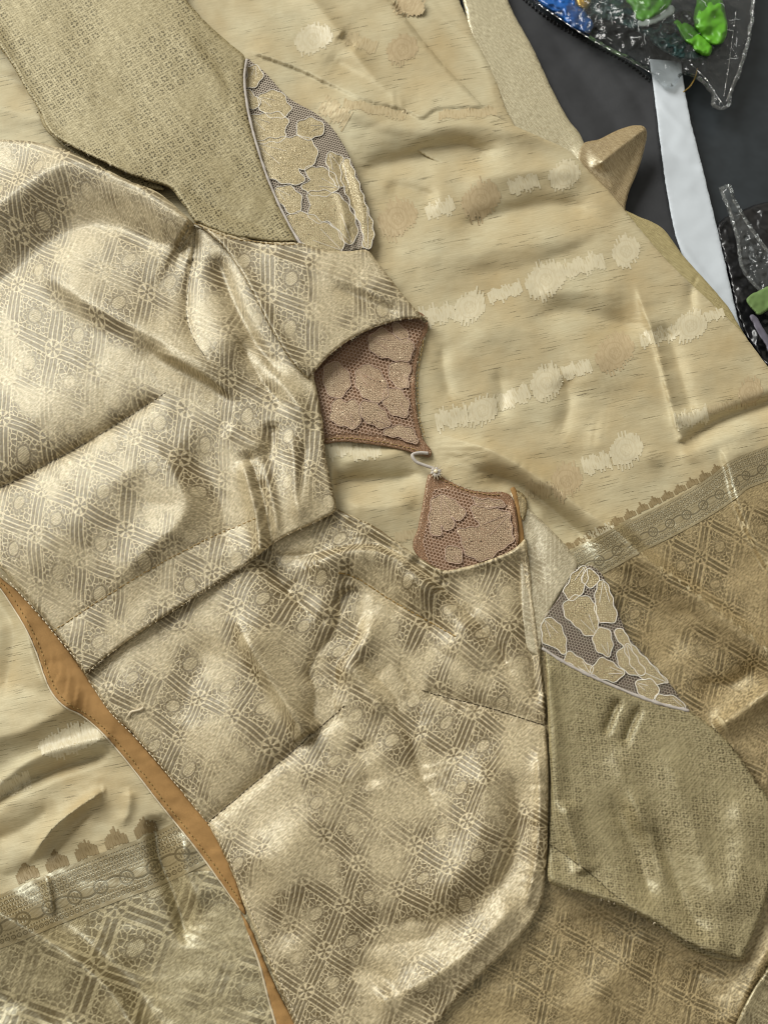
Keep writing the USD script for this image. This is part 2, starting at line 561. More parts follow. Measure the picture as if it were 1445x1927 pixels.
def plain(name, color, rough=0.8, weave=0.0, spec=0.3, vary=0.15, deg=30, metal=0.0):
    g = Graph()
    p = g.add('geometry', 'position')
    n = g.noise(p, 60.0, 3.0, 0.6)
    base = g.mixc(n.lin(0.3, 0.7, 0.0, 1.0), tuple(c * (1 - vary) for c in color), tuple(c * (1 + vary) for c in color))
    ins = dict(base_color=base, roughness=rough, specular_ior_level=spec, metallic=metal)
    if weave:
        t = pos_threads(g, deg, 500.0, 2400.0)
        t2 = pos_threads(g, deg + 90, 500.0, 2400.0)
        ins['normal'] = g.bump(t + t2, weave)
        ins['base_color'] = g.mixc((t * t2).lin(0.1, 0.45, 0.0, 1.0), tuple(c * (1 - 2 * vary) for c in color), base)
    return g.done(name, g.add('principled_bsdf', 'BSDF', **ins))


def stitched(name, light, dark, scale=430.0, holes=False):
    g = Graph()
    p = g.add('geometry', 'position')
    vo = g.add('voronoi_texture', 'distance', vector=p, scale=scale, feature='distance_to_edge', randomness=0.7)
    n = g.noise(p, 900.0, 2.0, 0.7)
    big = g.noise(p, 90.0, 2.0, 0.5)
    k = vo.soft(0.02, 0.2) * 0.75 + n * 0.35
    base = g.mixc(k.lin(0.15, 0.85, 0.0, 1.0), dark, light)
    base = g.mixc(big.lin(0.3, 0.7, 0.0, 0.35), base, dark)
    nr = g.bump(k, 0.0006)
    d = g.add('diffuse_bsdf', 'BSDF', color=base, normal=nr)
    sp = g.add('glossy_bsdf', 'BSDF', color=(0.9, 0.82, 0.6), roughness=0.35, normal=nr)
    out = g.closure(0.10, d, sp)
    if holes:
        row = g.add('voronoi_texture', 'distance', vector=p, scale=scale * 0.8, feature='distance_to_edge', randomness=0.9)
        out = g.closure(row.soft(0.24, 0.34) * big.lin(0.35, 0.65, 0.15, 0.95), out, g.add('transparent_bsdf', 'BSDF'))
    return g.done(name, out)


def net(name, color, thread=0.12, scale=1.0):
    """Hexagonal net cut out of nothing: uv counts hexagons."""
    g = Graph()
    uv, u, v = g.uv()
    r3 = 1.7320508
    ax, ay = u.near(), (v * (1 / r3)).near() * r3
    bx, by = (u - 0.5).near(), ((v - r3 / 2) * (1 / r3)).near() * r3
    pick = (ax * ax + ay * ay) < (bx * bx + by * by)
    x = (pick * ax + (1.0 - pick) * bx).abs()
    y = (pick * ay + (1.0 - pick) * by).abs()
    hexd = x.max(x * 0.5 + y * 0.8660254)
    edge = 0.5 - hexd
    on = edge.soft(thread, thread * 0.6)
    d = g.add('principled_bsdf', 'BSDF', base_color=color, roughness=0.7)
    return g.done(name, g.closure(on, g.add('transparent_bsdf', 'BSDF'), d))


def film(name, tint, haze=0.05):
    g = Graph()
    p = g.add('geometry', 'position')
    h = g.noise(p, 55.0, 4.0, 0.65)
    nrm = g.bump(h, 0.004)
    fr = g.add('fresnel', 'fac', IOR=1.5, normal=nrm)
    gl = g.add('glossy_bsdf', 'BSDF', color=(1, 1, 1), roughness=0.10, normal=nrm)
    df = g.add('diffuse_bsdf', 'BSDF', color=(0.6, 0.65, 0.66))
    tr = g.add('transparent_bsdf', 'BSDF', color=tint)
    base = g.closure(haze * 0.5, tr, df)
    return g.done(name, g.closure(fr * 0.75, base, gl))


SILVER = (0.92, 0.85, 0.65)
M = dict(
    silk=silk('saree_silk', (0.565, 0.505, 0.335), (0.485, 0.375, 0.20), (0.72, 0.72, 0.56), gloss=0.09, rough=0.6),
    band_zari=small_brocade('band_weave', (0.52, 0.455, 0.29), (0.40, 0.32, 0.18), (0.85, 0.78, 0.6), gloss=0.3, rough=0.45, thread=60),
    tip=small_brocade('tip_weave', (0.34, 0.25, 0.13), (0.17, 0.11, 0.05), (0.95, 0.86, 0.6), gloss=0.22, rough=0.4, thread=50),
    selvedge=small_brocade('selvedge_weave', (0.40, 0.33, 0.16), (0.25, 0.19, 0.09), (0.85, 0.78, 0.55), gloss=0.12, rough=0.5, thread=45, amount=0.6),
    silk_band=silk('saree_band_silk', (0.42, 0.36, 0.22), (0.36, 0.28, 0.16), (0.80, 0.76, 0.60), gloss=0.2, rough=0.5, slubs=False),
    brocade=brocade('blouse_brocade', (0.55, 0.45, 0.27), (0.135, 0.09, 0.034), SILVER, gloss=0.18, rough=0.55),
    pallu=brocade('saree_brocade', (0.36, 0.27, 0.135), (0.10, 0.067, 0.026), (0.74, 0.68, 0.48), gloss=0.18, rough=0.55, double=True, amount=0.85),
    pallu_pale=brocade('saree_brocade_pale', (0.43, 0.355, 0.20), (0.13, 0.092, 0.038), (0.85, 0.80, 0.60), gloss=0.24, rough=0.5, double=True, amount=0.9),
    strap=brocade('strap_brocade', (0.52, 0.45, 0.30), (0.26, 0.20, 0.11), SILVER, gloss=0.2, amount=0.6, rough=0.5),
    sleeve=small_brocade('sleeve_brocade', (0.35, 0.285, 0.15), (0.065, 0.045, 0.016), (0.74, 0.70, 0.52), gloss=0.12, rough=0.55),
    sleeve_soft=small_brocade('sleeve_brocade_soft', (0.32, 0.265, 0.14), (0.085, 0.062, 0.026), (0.72, 0.70, 0.54), gloss=0.16, rough=0.5, amount=1.0),
    band=stripe_band('border_band_weave', (0.35, 0.27, 0.14), (0.13, 0.092, 0.04), (0.66, 0.68, 0.56)),
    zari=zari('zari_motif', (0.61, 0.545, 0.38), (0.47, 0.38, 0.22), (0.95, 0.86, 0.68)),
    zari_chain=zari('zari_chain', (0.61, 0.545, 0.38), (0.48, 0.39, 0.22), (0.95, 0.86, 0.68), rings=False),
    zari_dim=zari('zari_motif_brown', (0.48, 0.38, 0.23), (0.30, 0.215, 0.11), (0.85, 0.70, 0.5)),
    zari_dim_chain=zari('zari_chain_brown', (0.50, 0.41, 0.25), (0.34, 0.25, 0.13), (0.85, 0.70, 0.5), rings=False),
    fleur=zari('woven_fleur', (0.28, 0.21, 0.11), (0.15, 0.105, 0.045), (0.6, 0.55, 0.42), gloss=0.08, rings=False),
    facing=plain('orange_facing', (0.36, 0.205, 0.075), 0.85, 0.00008, 0.2, 0.12),
    peach=stitched('peach_lining', (0.34, 0.185, 0.105), (0.19, 0.092, 0.048), 750.0),
    thread=plain('ochre_thread', (0.30, 0.20, 0.07), 0.7),
    pale=plain('pale_thread', (0.55, 0.47, 0.33), 0.7),
    dark_thread=plain('brown_thread', (0.05, 0.034, 0.014), 0.8),
    piping=plain('piping_cord', (0.52, 0.47, 0.42), 0.75, 0.00006),
    net=net('lace_net', (0.44, 0.38, 0.30), 0.11),
    net_warm=net('lace_net_warm', (0.40, 0.27, 0.19), 0.11),
    net_fine=net('lace_net_fine', (0.46, 0.39, 0.30), 0.14),
    petal=stitched('lace_petal', (0.56, 0.47, 0.29), (0.32, 0.245, 0.125), 620.0, True),
    petal_warm=stitched('lace_petal_warm', (0.50, 0.375, 0.25), (0.30, 0.19, 0.12), 620.0, True),
    outline=plain('lace_outline', (0.74, 0.70, 0.62), 0.7),
    outline_warm=plain('lace_outline_warm', (0.50, 0.36, 0.28), 0.7),
    lace_back=plain('lace_backing', (0.11, 0.08, 0.055), 0.8, 0.0001),
    charcoal=plain('charcoal_cloth', (0.046, 0.047, 0.050), 0.85, 0.0001, 0.2),
    floor=plain('dark_floor', (0.024, 0.029, 0.033), 0.45, 0.0, 0.3),
    white=plain('white_strip', (0.52, 0.56, 0.60), 0.6, 0.00005, 0.3, 0.03),
    blue=plain('blue_cloth', (0.003, 0.085, 0.33), 0.35, 0.0, 0.5),
    green=plain('green_cloth', (0.09, 0.30, 0.015), 0.4, 0.0, 0.4),
    leaf=plain('pale_green_cloth', (0.12, 0.19, 0.06), 0.6),
    teal=plain('teal_cloth', (0.006, 0.035, 0.035), 0.3, 0.0, 0.6, 0.5),
    black=plain('black_cloth', (0.006, 0.006, 0.007), 0.3, 0.0, 0.6, 0.4),
    gold=plain('gold_braid', (0.40, 0.26, 0.06), 0.35, 0.0, 0.6, 0.3, metal=0.5),
    grey=plain('grey_card', (0.33, 0.36, 0.34), 0.5),
    mauve=plain('mauve_strip', (0.12, 0.11, 0.14), 0.5),
    film=film('clear_film', (0.93, 0.95, 0.95)),
    film_dull=film('dull_film', (0.8, 0.82, 0.82), 0.10),
    crinkle=plain('film_crease', (0.75, 0.8, 0.8), 0.15, 0.0, 1.0, 0.05),
    bead=plain('bead', (0.75, 0.66, 0.45), 0.15, 0.0, 0.8),
)


def lattice(p0, e1, e2, warp=5.0, seed=0, hf=None):
    A = np.linalg.inv(np.array([e1, e2], float).T)

    def f(P):
        w = np.stack([fbm(np.c_[P / 90.0, np.full(len(P), 1.7)], 2, seed), fbm(np.c_[P / 90.0, np.full(len(P), 8.7)], 2, seed + 5)], 1) - 0.5
        Q = P + 2 * warp * w
        if hf is not None:
            hh = hf(P)
            Q = Q + np.stack([hh * 0.5, hh * 0.4], 1)
        return (Q - np.array(p0)) @ A.T
    return f


def rotuv(deg, unit, warp=4.0, seed=0):
    c, s = math.cos(math.radians(deg)), math.sin(math.radians(deg))

    def f(P):
        w = np.stack([fbm(np.c_[P / 120.0, np.full(len(P), 2.7)], 2, seed), fbm(np.c_[P / 120.0, np.full(len(P), 5.7)], 2, seed + 5)], 1) - 0.5
        Q = P + 2 * warp * w
        return np.stack([(Q[:, 0] * c + Q[:, 1] * s), (-Q[:, 0] * s + Q[:, 1] * c)], 1) / unit
    return f


def wrinkles(P, amp, size, seed):
    return amp * (fbm(np.c_[P / size, np.full(len(P), 0.5)], 3, seed) - 0.5)


# ================================================================== SAREE
R = Relief()
# top: loose pleats
R.ridge([(560, -40), (640, 60), (700, 140), (770, 205)], 7, 14, 30, 0.1, 0.15)
R.step([(700, -40), (795, 75), (860, 150), (915, 205)], -7, 5, 40, 0.0, 0.1)
R.step([(785, -40), (840, 30), (885, 65), (915, 110)], -5, 5, 30, 0.0, 0.3)
R.crease([(640, 62), (655, 75), (668, 92)], -7, 10, 10, 0.2, 0.3)
R.ridge([(600, 100), (690, 150), (760, 200)], -6, 22, 22)
R.step([(455, 95), (500, 108), (560, 130), (680, 185), (755, 205), (795, 221), (815, 207), (855, 201), (940, 202)], 3.4, 4, 40, 0.1, 0.1)
R.ridge([(560, 170), (650, 200), (760, 240), (900, 235), (1040, 270), (1080, 290)], 11, 40, 34)
R.ridge([(640, 330), (740, 305), (860, 280), (960, 300)], -11, 22, 34)
R.ridge([(720, 345), (770, 355), (830, 375)], -6, 14, 26)
R.ridge([(850, 345), (940, 330), (1050, 320), (1120, 350)], 7, 26, 26)
R.ridge([(840, 440), (930, 405), (1030, 385), (1140, 395)], -10, 20, 34)
R.ridge([(700, 500), (860, 480), (1000, 460), (1150, 440)], 6, 40, 40)
R.ridge([(860, 520), (1000, 500), (1160, 430)], -3, 18, 26)
R.mound(800, 440, 60, 40, 0, 4)
R.ridge([(985, 610), (1060, 585), (1150, 605), (1230, 620)], -9, 24, 34)
R.ridge([(1000, 560), (1090, 545), (1180, 560)], 4, 30, 24)
R.ridge([(840, 660), (960, 620), (1050, 640), (1120, 700), (1180, 760)], 6, 44, 44)
R.ridge([(930, 690), (945, 740), (940, 800)], -4, 14, 14)
R.ridge([(1060, 700), (1070, 760), (1050, 830)], -5, 16, 20)
R.ridge([(830, 640), (835, 700), (850, 760)], -4, 14, 14)
R.crease([(1190, 520), (1210, 580), (1232, 643), (1252, 720), (1268, 780), (1284, 832)], 7, 16, 6, 0.25, 0.02)
R.ridge([(1245, 600), (1275, 690), (1300, 780)], -7, 16, 40, 0.2, 0.1)
R.ridge([(1275, 835), (1310, 815), (1355, 790), (1445, 757), (1500, 735)], -13, 12, 24, 0.15, 0.0)
R.ridge([(1260, 870), (1340, 835), (1445, 795)], 5, 16, 24)
R.ridge([(1100, 800), (1180, 850), (1260, 870)], 5, 30, 30)
R.ridge([(1320, 500), (1300, 560), (1310, 590)], -5, 8, 14)
# the long diagonal fold beside the blouse
R.ridge([(806, 815), (870, 828), (925, 845), (1013, 895), (1097, 956), (1167, 1003), (1210, 1045), (1300, 1112), (1400, 1190), (1520, 1290)], 25, 9, 52, 0.16, 0.0)
R.ridge([(880, 880), (960, 905), (1030, 950), (1090, 1000), (1140, 1030)], -15, 14, 26)
R.ridge([(930, 900), (990, 935), (1040, 990)], 4, 12, 18)
R.ridge([(625, 905), (690, 903), (760, 898), (820, 880)], -11, 18, 22, 0.05, 0.4)
R.ridge([(630, 870), (700, 862), (780, 845)], 4, 16, 20)
R.ridge([(640, 950), (720, 955), (790, 940)], 5, 16, 26)
# lower right: heavy woven end
R.step([(1352, 835), (1366, 880), (1385, 950), (1430, 1050), (1480, 1120)], 6, 8, 60, 0.1, 0.1)
R.ridge([(1340, 1375), (1390, 1345), (1450, 1300), (1520, 1250)], 13, 22, 26, 0.15, 0.0)
R.ridge([(1300, 1280), (1370, 1290), (1440, 1240)], -6, 20, 24)
R.ridge([(1150, 1100), (1230, 1160), (1300, 1240)], -5, 30, 40)
R.ridge([(1355, 1420), (1400, 1470), (1450, 1540)], -10, 22, 30)
R.ridge([(1075, 1940), (1130, 1870), (1190, 1800), (1230, 1720)], 5, 40, 40)
R.ridge([(1060, 1720), (1180, 1760), (1300, 1830), (1380, 1850)], -8, 34, 34)
R.ridge([(1370, 1960), (1400, 1880), (1440, 1800), (1480, 1700)], 8, 24, 24)
# lower left: crumpled silk
R.crease([(205, 1478), (187, 1493), (150, 1518), (105, 1553), (75, 1590), (50, 1630)], 13, 12, 9, 0.2, 0.3)
R.ridge([(190, 1512), (150, 1545), (110, 1585), (85, 1625)], -4, 8, 18)
R.ridge([(215, 1408), (185, 1425), (120, 1446), (45, 1478), (-40, 1530)], -10, 9, 14, 0.15, 0.0)
R.ridge([(220, 1385), (150, 1400), (60, 1430), (-20, 1490)], 7, 24, 12, 0.15, 0.0)
R.ridge([(-20, 1110), (25, 1180), (18, 1260), (5, 1320)], -6, 14, 26, 0.0, 0.2)
R.ridge([(40, 1130), (60, 1230), (95, 1320)], 5, 14, 18)
R.ridge([(-60, 1400), (40, 1375), (110, 1340), (165, 1300)], 12, 90, 26, 0.0, 0.2)
R.ridge([(-30, 1590), (40, 1560), (110, 1510)], -5, 16, 24)
R.ridge([(-30, 1660), (40, 1640), (110, 1590), (160, 1570)], -3.5, 14, 26)
R.ridge([(245, 1480), (240, 1530), (225, 1560)], 4, 10, 14)
R.ridge([(290, 1530), (298, 1610), (328, 1686), (345, 1750), (350, 1790)], -13, 30, 13, 0.1, 0.2)
R.ridge([(345, 1560), (350, 1640), (385, 1720)], 7, 20, 18)
R.ridge([(-60, 1690), (0, 1722), (97, 1778), (194, 1855), (260, 1950), (300, 2020)], 18, 34, 40, 0.0, 0.0)
R.ridge([(60, 1690), (150, 1760), (240, 1840), (320, 1940)], -6, 26, 40)
R.ridge([(85, 1640), (95, 1690), (100, 1730)], 4, 7, 10)
R.ridge([(-40, 1860), (60, 1900), (120, 1960)], -8, 40, 40)
# the strip seen between sleeve and bodice
R.ridge([(-40, 130), (20, 150), (80, 170)], -6, 20, 24)
R.ridge([(-40, 190), (30, 210), (110, 230)], 5, 20, 20)
SAREE = R


def h_saree(P):
    z = 2.1 * SAREE(P) + wrinkles(P, 15.0, 150.0, 3) + wrinkles(np.c_[P[:, 0] * 0.45, P[:, 1]], 9.0, 48.0, 6) + wrinkles(P, 1.4, 26.0, 4)
    return z


saree = thing('saree', 'cream and gold silk saree with woven motifs, spread under the blouse', 'saree')
uv_silk = rotuv(-12, 100.0, 6.0, 3)

# body cloth: up to its right-hand selvedge; the border band and the fold tip lie under it
body_right = [(700, -260, 1), (720, -40), (795, 70), (860, 145), (925, 212), (1000, 250), (1070, 283), (1105, 318), (1150, 365), (1200, 425), (1255, 490), (1312, 545), (1360, 590), (1398, 628), (1445, 690), (1520, 780), (1700, 900, 1)]
body = body_right + [(1700, 2150, 1), (-260, 2150, 1), (-260, -260, 1)]
BODY = Polygon(spline(body, 4.0, True)).buffer(0)
v, f, uv = sheet(body, h_saree, 4.0, 3.0, 4.0, 0.8, uv_silk, 0.8)
put('body_cloth', v, f, M['silk'], saree, uv)

# the pleat behind, with the plain silk continuing to the border band
R2 = Relief()
R2.ridge([(760, -40), (850, 60), (930, 170)], -4, 20, 20)
R2.step([(830, -60), (885, 62), (912, 110), (935, 180), (960, 250)], -3, 4, 30, 0.0, 0.1)


def h_back(P):
    return h_saree(P) * 0.25 - 8 + R2(P) + wrinkles(P, 3, 60, 9)


v, f, uv = sheet([(640, -260, 1), (800, -260, 1), (850, -40), (890, 60), (925, 130), (950, 200), (985, 290), (900, 330), (700, 200)], h_back, 5.0, 3.0, 4.0, 0.8, uv_silk)
put('back_pleat', v, f, M['silk'], saree, uv)

Rb = Relief()
Rb.ridge([(1080, 330), (1120, 312), (1155, 285), (1185, 262), (1214, 240)], 26, 34, 40, 0.2, 0.0)
Rb.crease([(1080, 330), (1120, 312), (1155, 285), (1185, 262), (1214, 240)], 8, 10, 10, 0.2, 0.0)
Rb.ridge([(1150, 380), (1170, 340), (1195, 290), (1215, 250)], -3, 10, 14, 0.2, 0.1)
Rb.ridge([(1195, 440), (1260, 500), (1330, 570)], -3, 10, 10)


def h_band(P):
    z = -14 + Rb(P) + wrinkles(P, 3, 50, 12)
    w = sm(shapely.distance(BODY, shapely.points(P)), 1, 34)
    return w * z + (1 - w) * np.minimum(z, h_saree(P) - 6)


band_edge = [(820, -260, 1), (930, -260, 1), (945, -40), (962, 15), (1000, 85), (1040, 170), (1072, 228), (1090, 250), (1112, 300), (1140, 350, 1), (1100, 380), (1050, 340), (930, 200)]
tip_edge = [(1085, 300, 1), (1092, 274), (1104, 266), (1125, 262), (1160, 245), (1195, 235), (1212, 238), (1217, 250), (1212, 280), (1200, 320), (1182, 365), (1177, 398), (1190, 425, 1), (1140, 410), (1080, 330)]
selv_edge = [(1120, 370, 1), (1170, 392), (1200, 406), (1245, 428), (1285, 480), (1330, 530), (1372, 580), (1388, 608), (1420, 660, 1), (1380, 700), (1150, 520)]
v, f, uv = sheet(tip_edge, lambda P: h_band(P) + 1.5, 3.0, 3.0, 5.0, 0.9, lattice((1150, 320), (9, 8), (6, -9), 1, 6))
put('fold_tip', v, f, M['tip'], saree, uv)
v, f, uv = sheet(selv_edge, lambda P: h_band(P) - 2, 3.5, 3.0, 5.0, 0.9, lattice((1250, 480), (9, 10), (7, -7), 1, 7))
put('selvedge', v, f, M['selvedge'], saree, uv)
v, f, uv = sheet(band_edge, h_band, 4.0, 3.0, 5.0, 0.9, lattice((1000, 0), (9, 14), (10, -5), 2, 5))
put('border_band', v, f, M['band_zari'], saree, uv)

# the brocade end of the saree (lower right) and its woven border stripes
uv_pallu = lattice((1352, 1041), (0, 74), (58, 36), 5, 21)
uv_pallu2 = lattice((1234, 1142), (-12, 64), (62, 33), 8, 22)
pal_r = [(700, 1500, 1), (1040, 1110, 1), (1100, 1060), (1160, 1040), (1228, 1020), (1300, 985), (1362, 925), (1450, 870), (1700, 780, 1), (1700, 2150, 1), (720, 2150, 1)]


def over(h, up):
    return lambda P: h(P) + up


v, f, uv = sheet(pal_r, over(h_saree, 1.2), 4.0, 1.5, 1.5, 0.5, uv_pallu2, 0.4)
put('brocade_end', v, f, M['pallu'], saree, uv)
pal_l = [(-260, 1835, 1), (0, 1770), (120, 1735), (250, 1680), (400, 1640), (700, 1800, 1), (700, 2150, 1), (-260, 2150, 1)]
v, f, uv = sheet(pal_l, over(h_saree, 1.2), 4.0, 1.5, 1.5, 0.5, lattice((330, 1750), (-40, 110), (110, 40), 6, 24), 0.4)
put('brocade_end', v, f, M['pallu_pale'], saree, uv)


def stripe(top, width, side=1, name='border_stripe', up=2.2, mat='band', u0=0.0):
    """A band of weave along the curve 'top', 'width' wide on its right-hand side."""
    q = spline(top, 3.0)
    g = np.gradient(q, axis=0)
    g /= np.linalg.norm(g, axis=1, keepdims=True)
    n = np.stack([-g[:, 1], g[:, 0]], 1) * side
    L = np.r_[0, np.cumsum(np.linalg.norm(np.diff(q, axis=0), axis=1))] / width
    k = max(6, int(width / 3))
    s = np.linspace(0, 1, k)
    P = (q[:, None] + n[:, None] * s[None, :, None] * width).reshape(-1, 2)
    UV = np.stack(np.broadcast_arrays(L[:, None] + u0, s[None, :]), -1).reshape(-1, 2)
    i, j = np.meshgrid(np.arange(len(q) - 1), np.arange(k - 1), indexing='ij')
    a = (i * k + j).ravel()
    quad = np.stack([a, a + 1, a + k + 1, a + k], 1)
    if side < 0:
        quad = quad[:, ::-1]
    F = np.vstack([quad[:, [0, 1, 2]], quad[:, [0, 2, 3]]])
    return put(name, lift(P, h_saree(P) + up), F, M[mat], saree, UV)


stripe([(1150, 996), (1230, 958), (1300, 920), (1345, 890), (1372, 868), (1445, 838), (1560, 790)], 62)
stripe([(1060, 1042), (1110, 1018), (1160, 990), (1185, 975)], 66, u0=0.3)
stripe([(-80, 1712), (0, 1684), (80, 1650), (180, 1610), (280, 1572), (345, 1540), (420, 1500)], 96)


def comb(cx, cy, w, h, deg, mat, kind, seed, up=0.6, parent=None, name='woven_motif', hf=None):
    """A woven motif: a patch with toothed upper and lower ends, lying on the cloth."""
    r = np.random.default_rng(seed)
    hf = hf or h_saree
    n = max(6, int(w / 3.2))
    x = np.linspace(-1, 1, n + 1)
    if kind == 'paisley':
        top = np.sqrt(np.maximum(1 - x**2, 0)) * (1 + 0.35 * x)
        bot = np.sqrt(np.maximum(1 - np.abs(x) ** 2.4, 0)) * (1 - 0.4 * x)
    elif kind == 'fleur':
        top = np.maximum(1 - np.abs(x) ** 1.3, 0.25) + 0.25 * np.abs(np.sin(x * 7))
        bot = 0.35 + 0.2 * np.abs(x)
    else:
        top = 0.55 + 0.45 * np.abs(np.sin(x * 4.5 + seed))
        bot = 0.55 + 0.45 * np.abs(np.cos(x * 4.1 + seed))
    pts_t, pts_b = [], []
    for k in range(n):
        t = 0.5 * (top[k] + top[k + 1]) * (1 + r.uniform(-0.2, 0.2)) * (1.0 if k % 2 else 0.84)
        b = 0.5 * (bot[k] + bot[k + 1]) * (1 + r.uniform(-0.16, 0.16)) * (1.0 if k % 2 else 0.82)
        pts_t += [(x[k], -t), (x[k + 1], -t)]
        pts_b += [(x[k], b), (x[k + 1], b)]
    P = np.array(pts_t + pts_b[::-1]) * (w / 2, h / 2)
    m = 2 * n
    ca, sa = math.cos(math.radians(deg)), math.sin(math.radians(deg))
    rows = []
    T, Bm = P[:m], P[m:][::-1]
    K = max(4, int(h / 5))
    for s in np.linspace(0, 1, K):
        rows.append(T * (1 - s) + Bm * s)
    Q = np.stack(rows, 1).reshape(-1, 2)
    UV = Q / 30.0
    Q = np.c_[Q[:, 0] * ca - Q[:, 1] * sa, Q[:, 0] * sa + Q[:, 1] * ca] + (cx, cy)
    i, j = np.meshgrid(np.arange(m - 1), np.arange(K - 1), indexing='ij')
    a = (i * K + j).ravel()
    quad = np.stack([a, a + 1, a + K + 1, a + K], 1)
    F = np.vstack([quad[:, [0, 1, 2]], quad[:, [0, 2, 3]]])
    return put(name, lift(Q, hf(Q) + up), F, M[mat], parent or saree, UV)


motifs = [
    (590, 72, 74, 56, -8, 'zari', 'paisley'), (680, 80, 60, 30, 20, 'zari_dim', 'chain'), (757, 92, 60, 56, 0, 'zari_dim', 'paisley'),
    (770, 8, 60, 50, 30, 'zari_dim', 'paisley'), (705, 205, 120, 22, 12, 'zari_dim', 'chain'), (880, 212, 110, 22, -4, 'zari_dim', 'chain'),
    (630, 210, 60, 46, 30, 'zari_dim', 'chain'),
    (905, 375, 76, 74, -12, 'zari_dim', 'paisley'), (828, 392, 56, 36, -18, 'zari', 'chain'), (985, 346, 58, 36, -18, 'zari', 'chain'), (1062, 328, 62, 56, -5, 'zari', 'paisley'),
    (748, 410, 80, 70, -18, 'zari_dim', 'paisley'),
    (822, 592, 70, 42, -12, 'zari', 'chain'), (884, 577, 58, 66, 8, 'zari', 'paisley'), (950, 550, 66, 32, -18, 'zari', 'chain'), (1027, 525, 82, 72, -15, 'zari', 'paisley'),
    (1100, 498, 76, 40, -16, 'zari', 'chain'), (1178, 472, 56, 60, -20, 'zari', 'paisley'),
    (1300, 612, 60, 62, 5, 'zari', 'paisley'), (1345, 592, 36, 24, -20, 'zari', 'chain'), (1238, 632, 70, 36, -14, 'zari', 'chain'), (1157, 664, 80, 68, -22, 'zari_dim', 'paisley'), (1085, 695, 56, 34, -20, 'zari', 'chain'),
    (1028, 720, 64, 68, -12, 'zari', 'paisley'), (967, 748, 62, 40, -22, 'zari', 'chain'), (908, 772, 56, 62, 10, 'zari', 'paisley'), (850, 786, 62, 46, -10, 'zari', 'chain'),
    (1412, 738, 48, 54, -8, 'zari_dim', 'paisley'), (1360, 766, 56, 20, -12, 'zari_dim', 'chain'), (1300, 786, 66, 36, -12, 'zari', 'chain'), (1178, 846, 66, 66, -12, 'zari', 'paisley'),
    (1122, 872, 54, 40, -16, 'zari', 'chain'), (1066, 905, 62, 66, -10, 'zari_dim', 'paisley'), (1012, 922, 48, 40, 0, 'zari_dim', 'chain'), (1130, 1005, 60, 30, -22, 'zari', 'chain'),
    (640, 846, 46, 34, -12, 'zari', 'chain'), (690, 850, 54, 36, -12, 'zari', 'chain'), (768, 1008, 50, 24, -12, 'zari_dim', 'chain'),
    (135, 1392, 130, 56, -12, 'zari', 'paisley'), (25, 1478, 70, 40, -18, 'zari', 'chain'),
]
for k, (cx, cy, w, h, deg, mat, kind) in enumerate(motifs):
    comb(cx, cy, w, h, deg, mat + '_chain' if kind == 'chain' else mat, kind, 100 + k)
for k in range(5):     # fleurs along the upper edge of the lower-left border
    t = k / 4
    comb(52 + 222 * t, 1648 - 86 * t, 44, 46, -20, 'fleur', 'fleur', 300 + k, name='fleur')
for k in range(9):
    t = k / 8
    comb(1162 + 188 * t, 982 - 96 * t, 24, 22, -27, 'fleur', 'fleur', 330 + k, name='fleur')
for k in range(5):
    t = k / 4
    comb(1070 + 84 * t, 1030 - 42 * t, 22, 20, -26, 'fleur', 'fleur', 350 + k, name='fleur')

# a second end of the saree lying over the lower right corner
v, f, uv = sheet([(1372, 1960, 1), (1400, 1895), (1445, 1822), (1510, 1740), (1700, 1640, 1), (1700, 2150, 1), (1340, 2150, 1)],
                 lambda P: h_saree(P) + 9 + 6 * np.exp(-((P[:, 0] - 1430) / 60) ** 2), 4.0, 4.0, 6.0, 1.0, uv_pallu)
put('folded_corner', v, f, M['pallu_pale'], saree, uv)

# ================================================================== BLOUSE
blouse = thing('blouse', 'champagne gold brocade blouse with lace insets lying open on the saree', 'blouse')

# lower bodice -------------------------------------------------------
L = Relief()
L.mound(480, 1170, 60, 110, -20, 10)
L.crease([(492, 1050), (525, 1090), (560, 1132), (604, 1176)], -9, 22, 14, 0.0, 0.25)
L.mound(596, 1152, 24, 28, 40, 6)
L.mound(606, 1168, 9, 11, 40, -4)
L.ridge([(560, 1080), (610, 1052), (670, 1036), (730, 1045), (790, 1085), (850, 1130)], 17, 16, 44, 0.2, 0.2)
L.crease([(495, 1046), (560, 1046), (617, 1035), (672, 1024), (727, 1030), (790, 1066)], -7, 10, 12, 0.0, 0.2)
L.crease([(632, 1078), (662, 1084), (740, 1132), (800, 1166), (866, 1202)], -10, 22, 20, 0.1, 0.2)
L.ridge([(650, 1100), (662, 1150), (650, 1200), (615, 1245), (592, 1300)], -20, 20, 24, 0.15, 0.2)
L.ridge([(700, 1150), (690, 1200), (655, 1250), (640, 1290)], 9, 22, 22)
L.ridge([(440, 1150), (465, 1210), (521, 1300), (550, 1345), (573, 1388)], 19, 34, 12, 0.3, 0.02)
L.ridge([(600, 1240), (612, 1300), (585, 1370)], -15, 20, 24)
L.crease([(388, 1552), (430, 1516), (480, 1474), (540, 1424), (596, 1374), (652, 1326)], -10, 20, 12, 0.0, 0.15)
L.crease([(660, 1215), (681, 1246), (720, 1285), (750, 1324), (780, 1406), (794, 1462), (832, 1538)], -9, 30, 12, 0.2, 0.3)
L.crease([(745, 1235), (760, 1270), (775, 1302), (793, 1372)], -6, 14, 10, 0.2, 0.3)
L.crease([(794, 1300), (840, 1313), (898, 1326), (970, 1348), (1028, 1367)], -7, 14, 12, 0.1, 0.0)
L.ridge([(660, 1240), (690, 1300), (730, 1350)], 7, 20, 20)
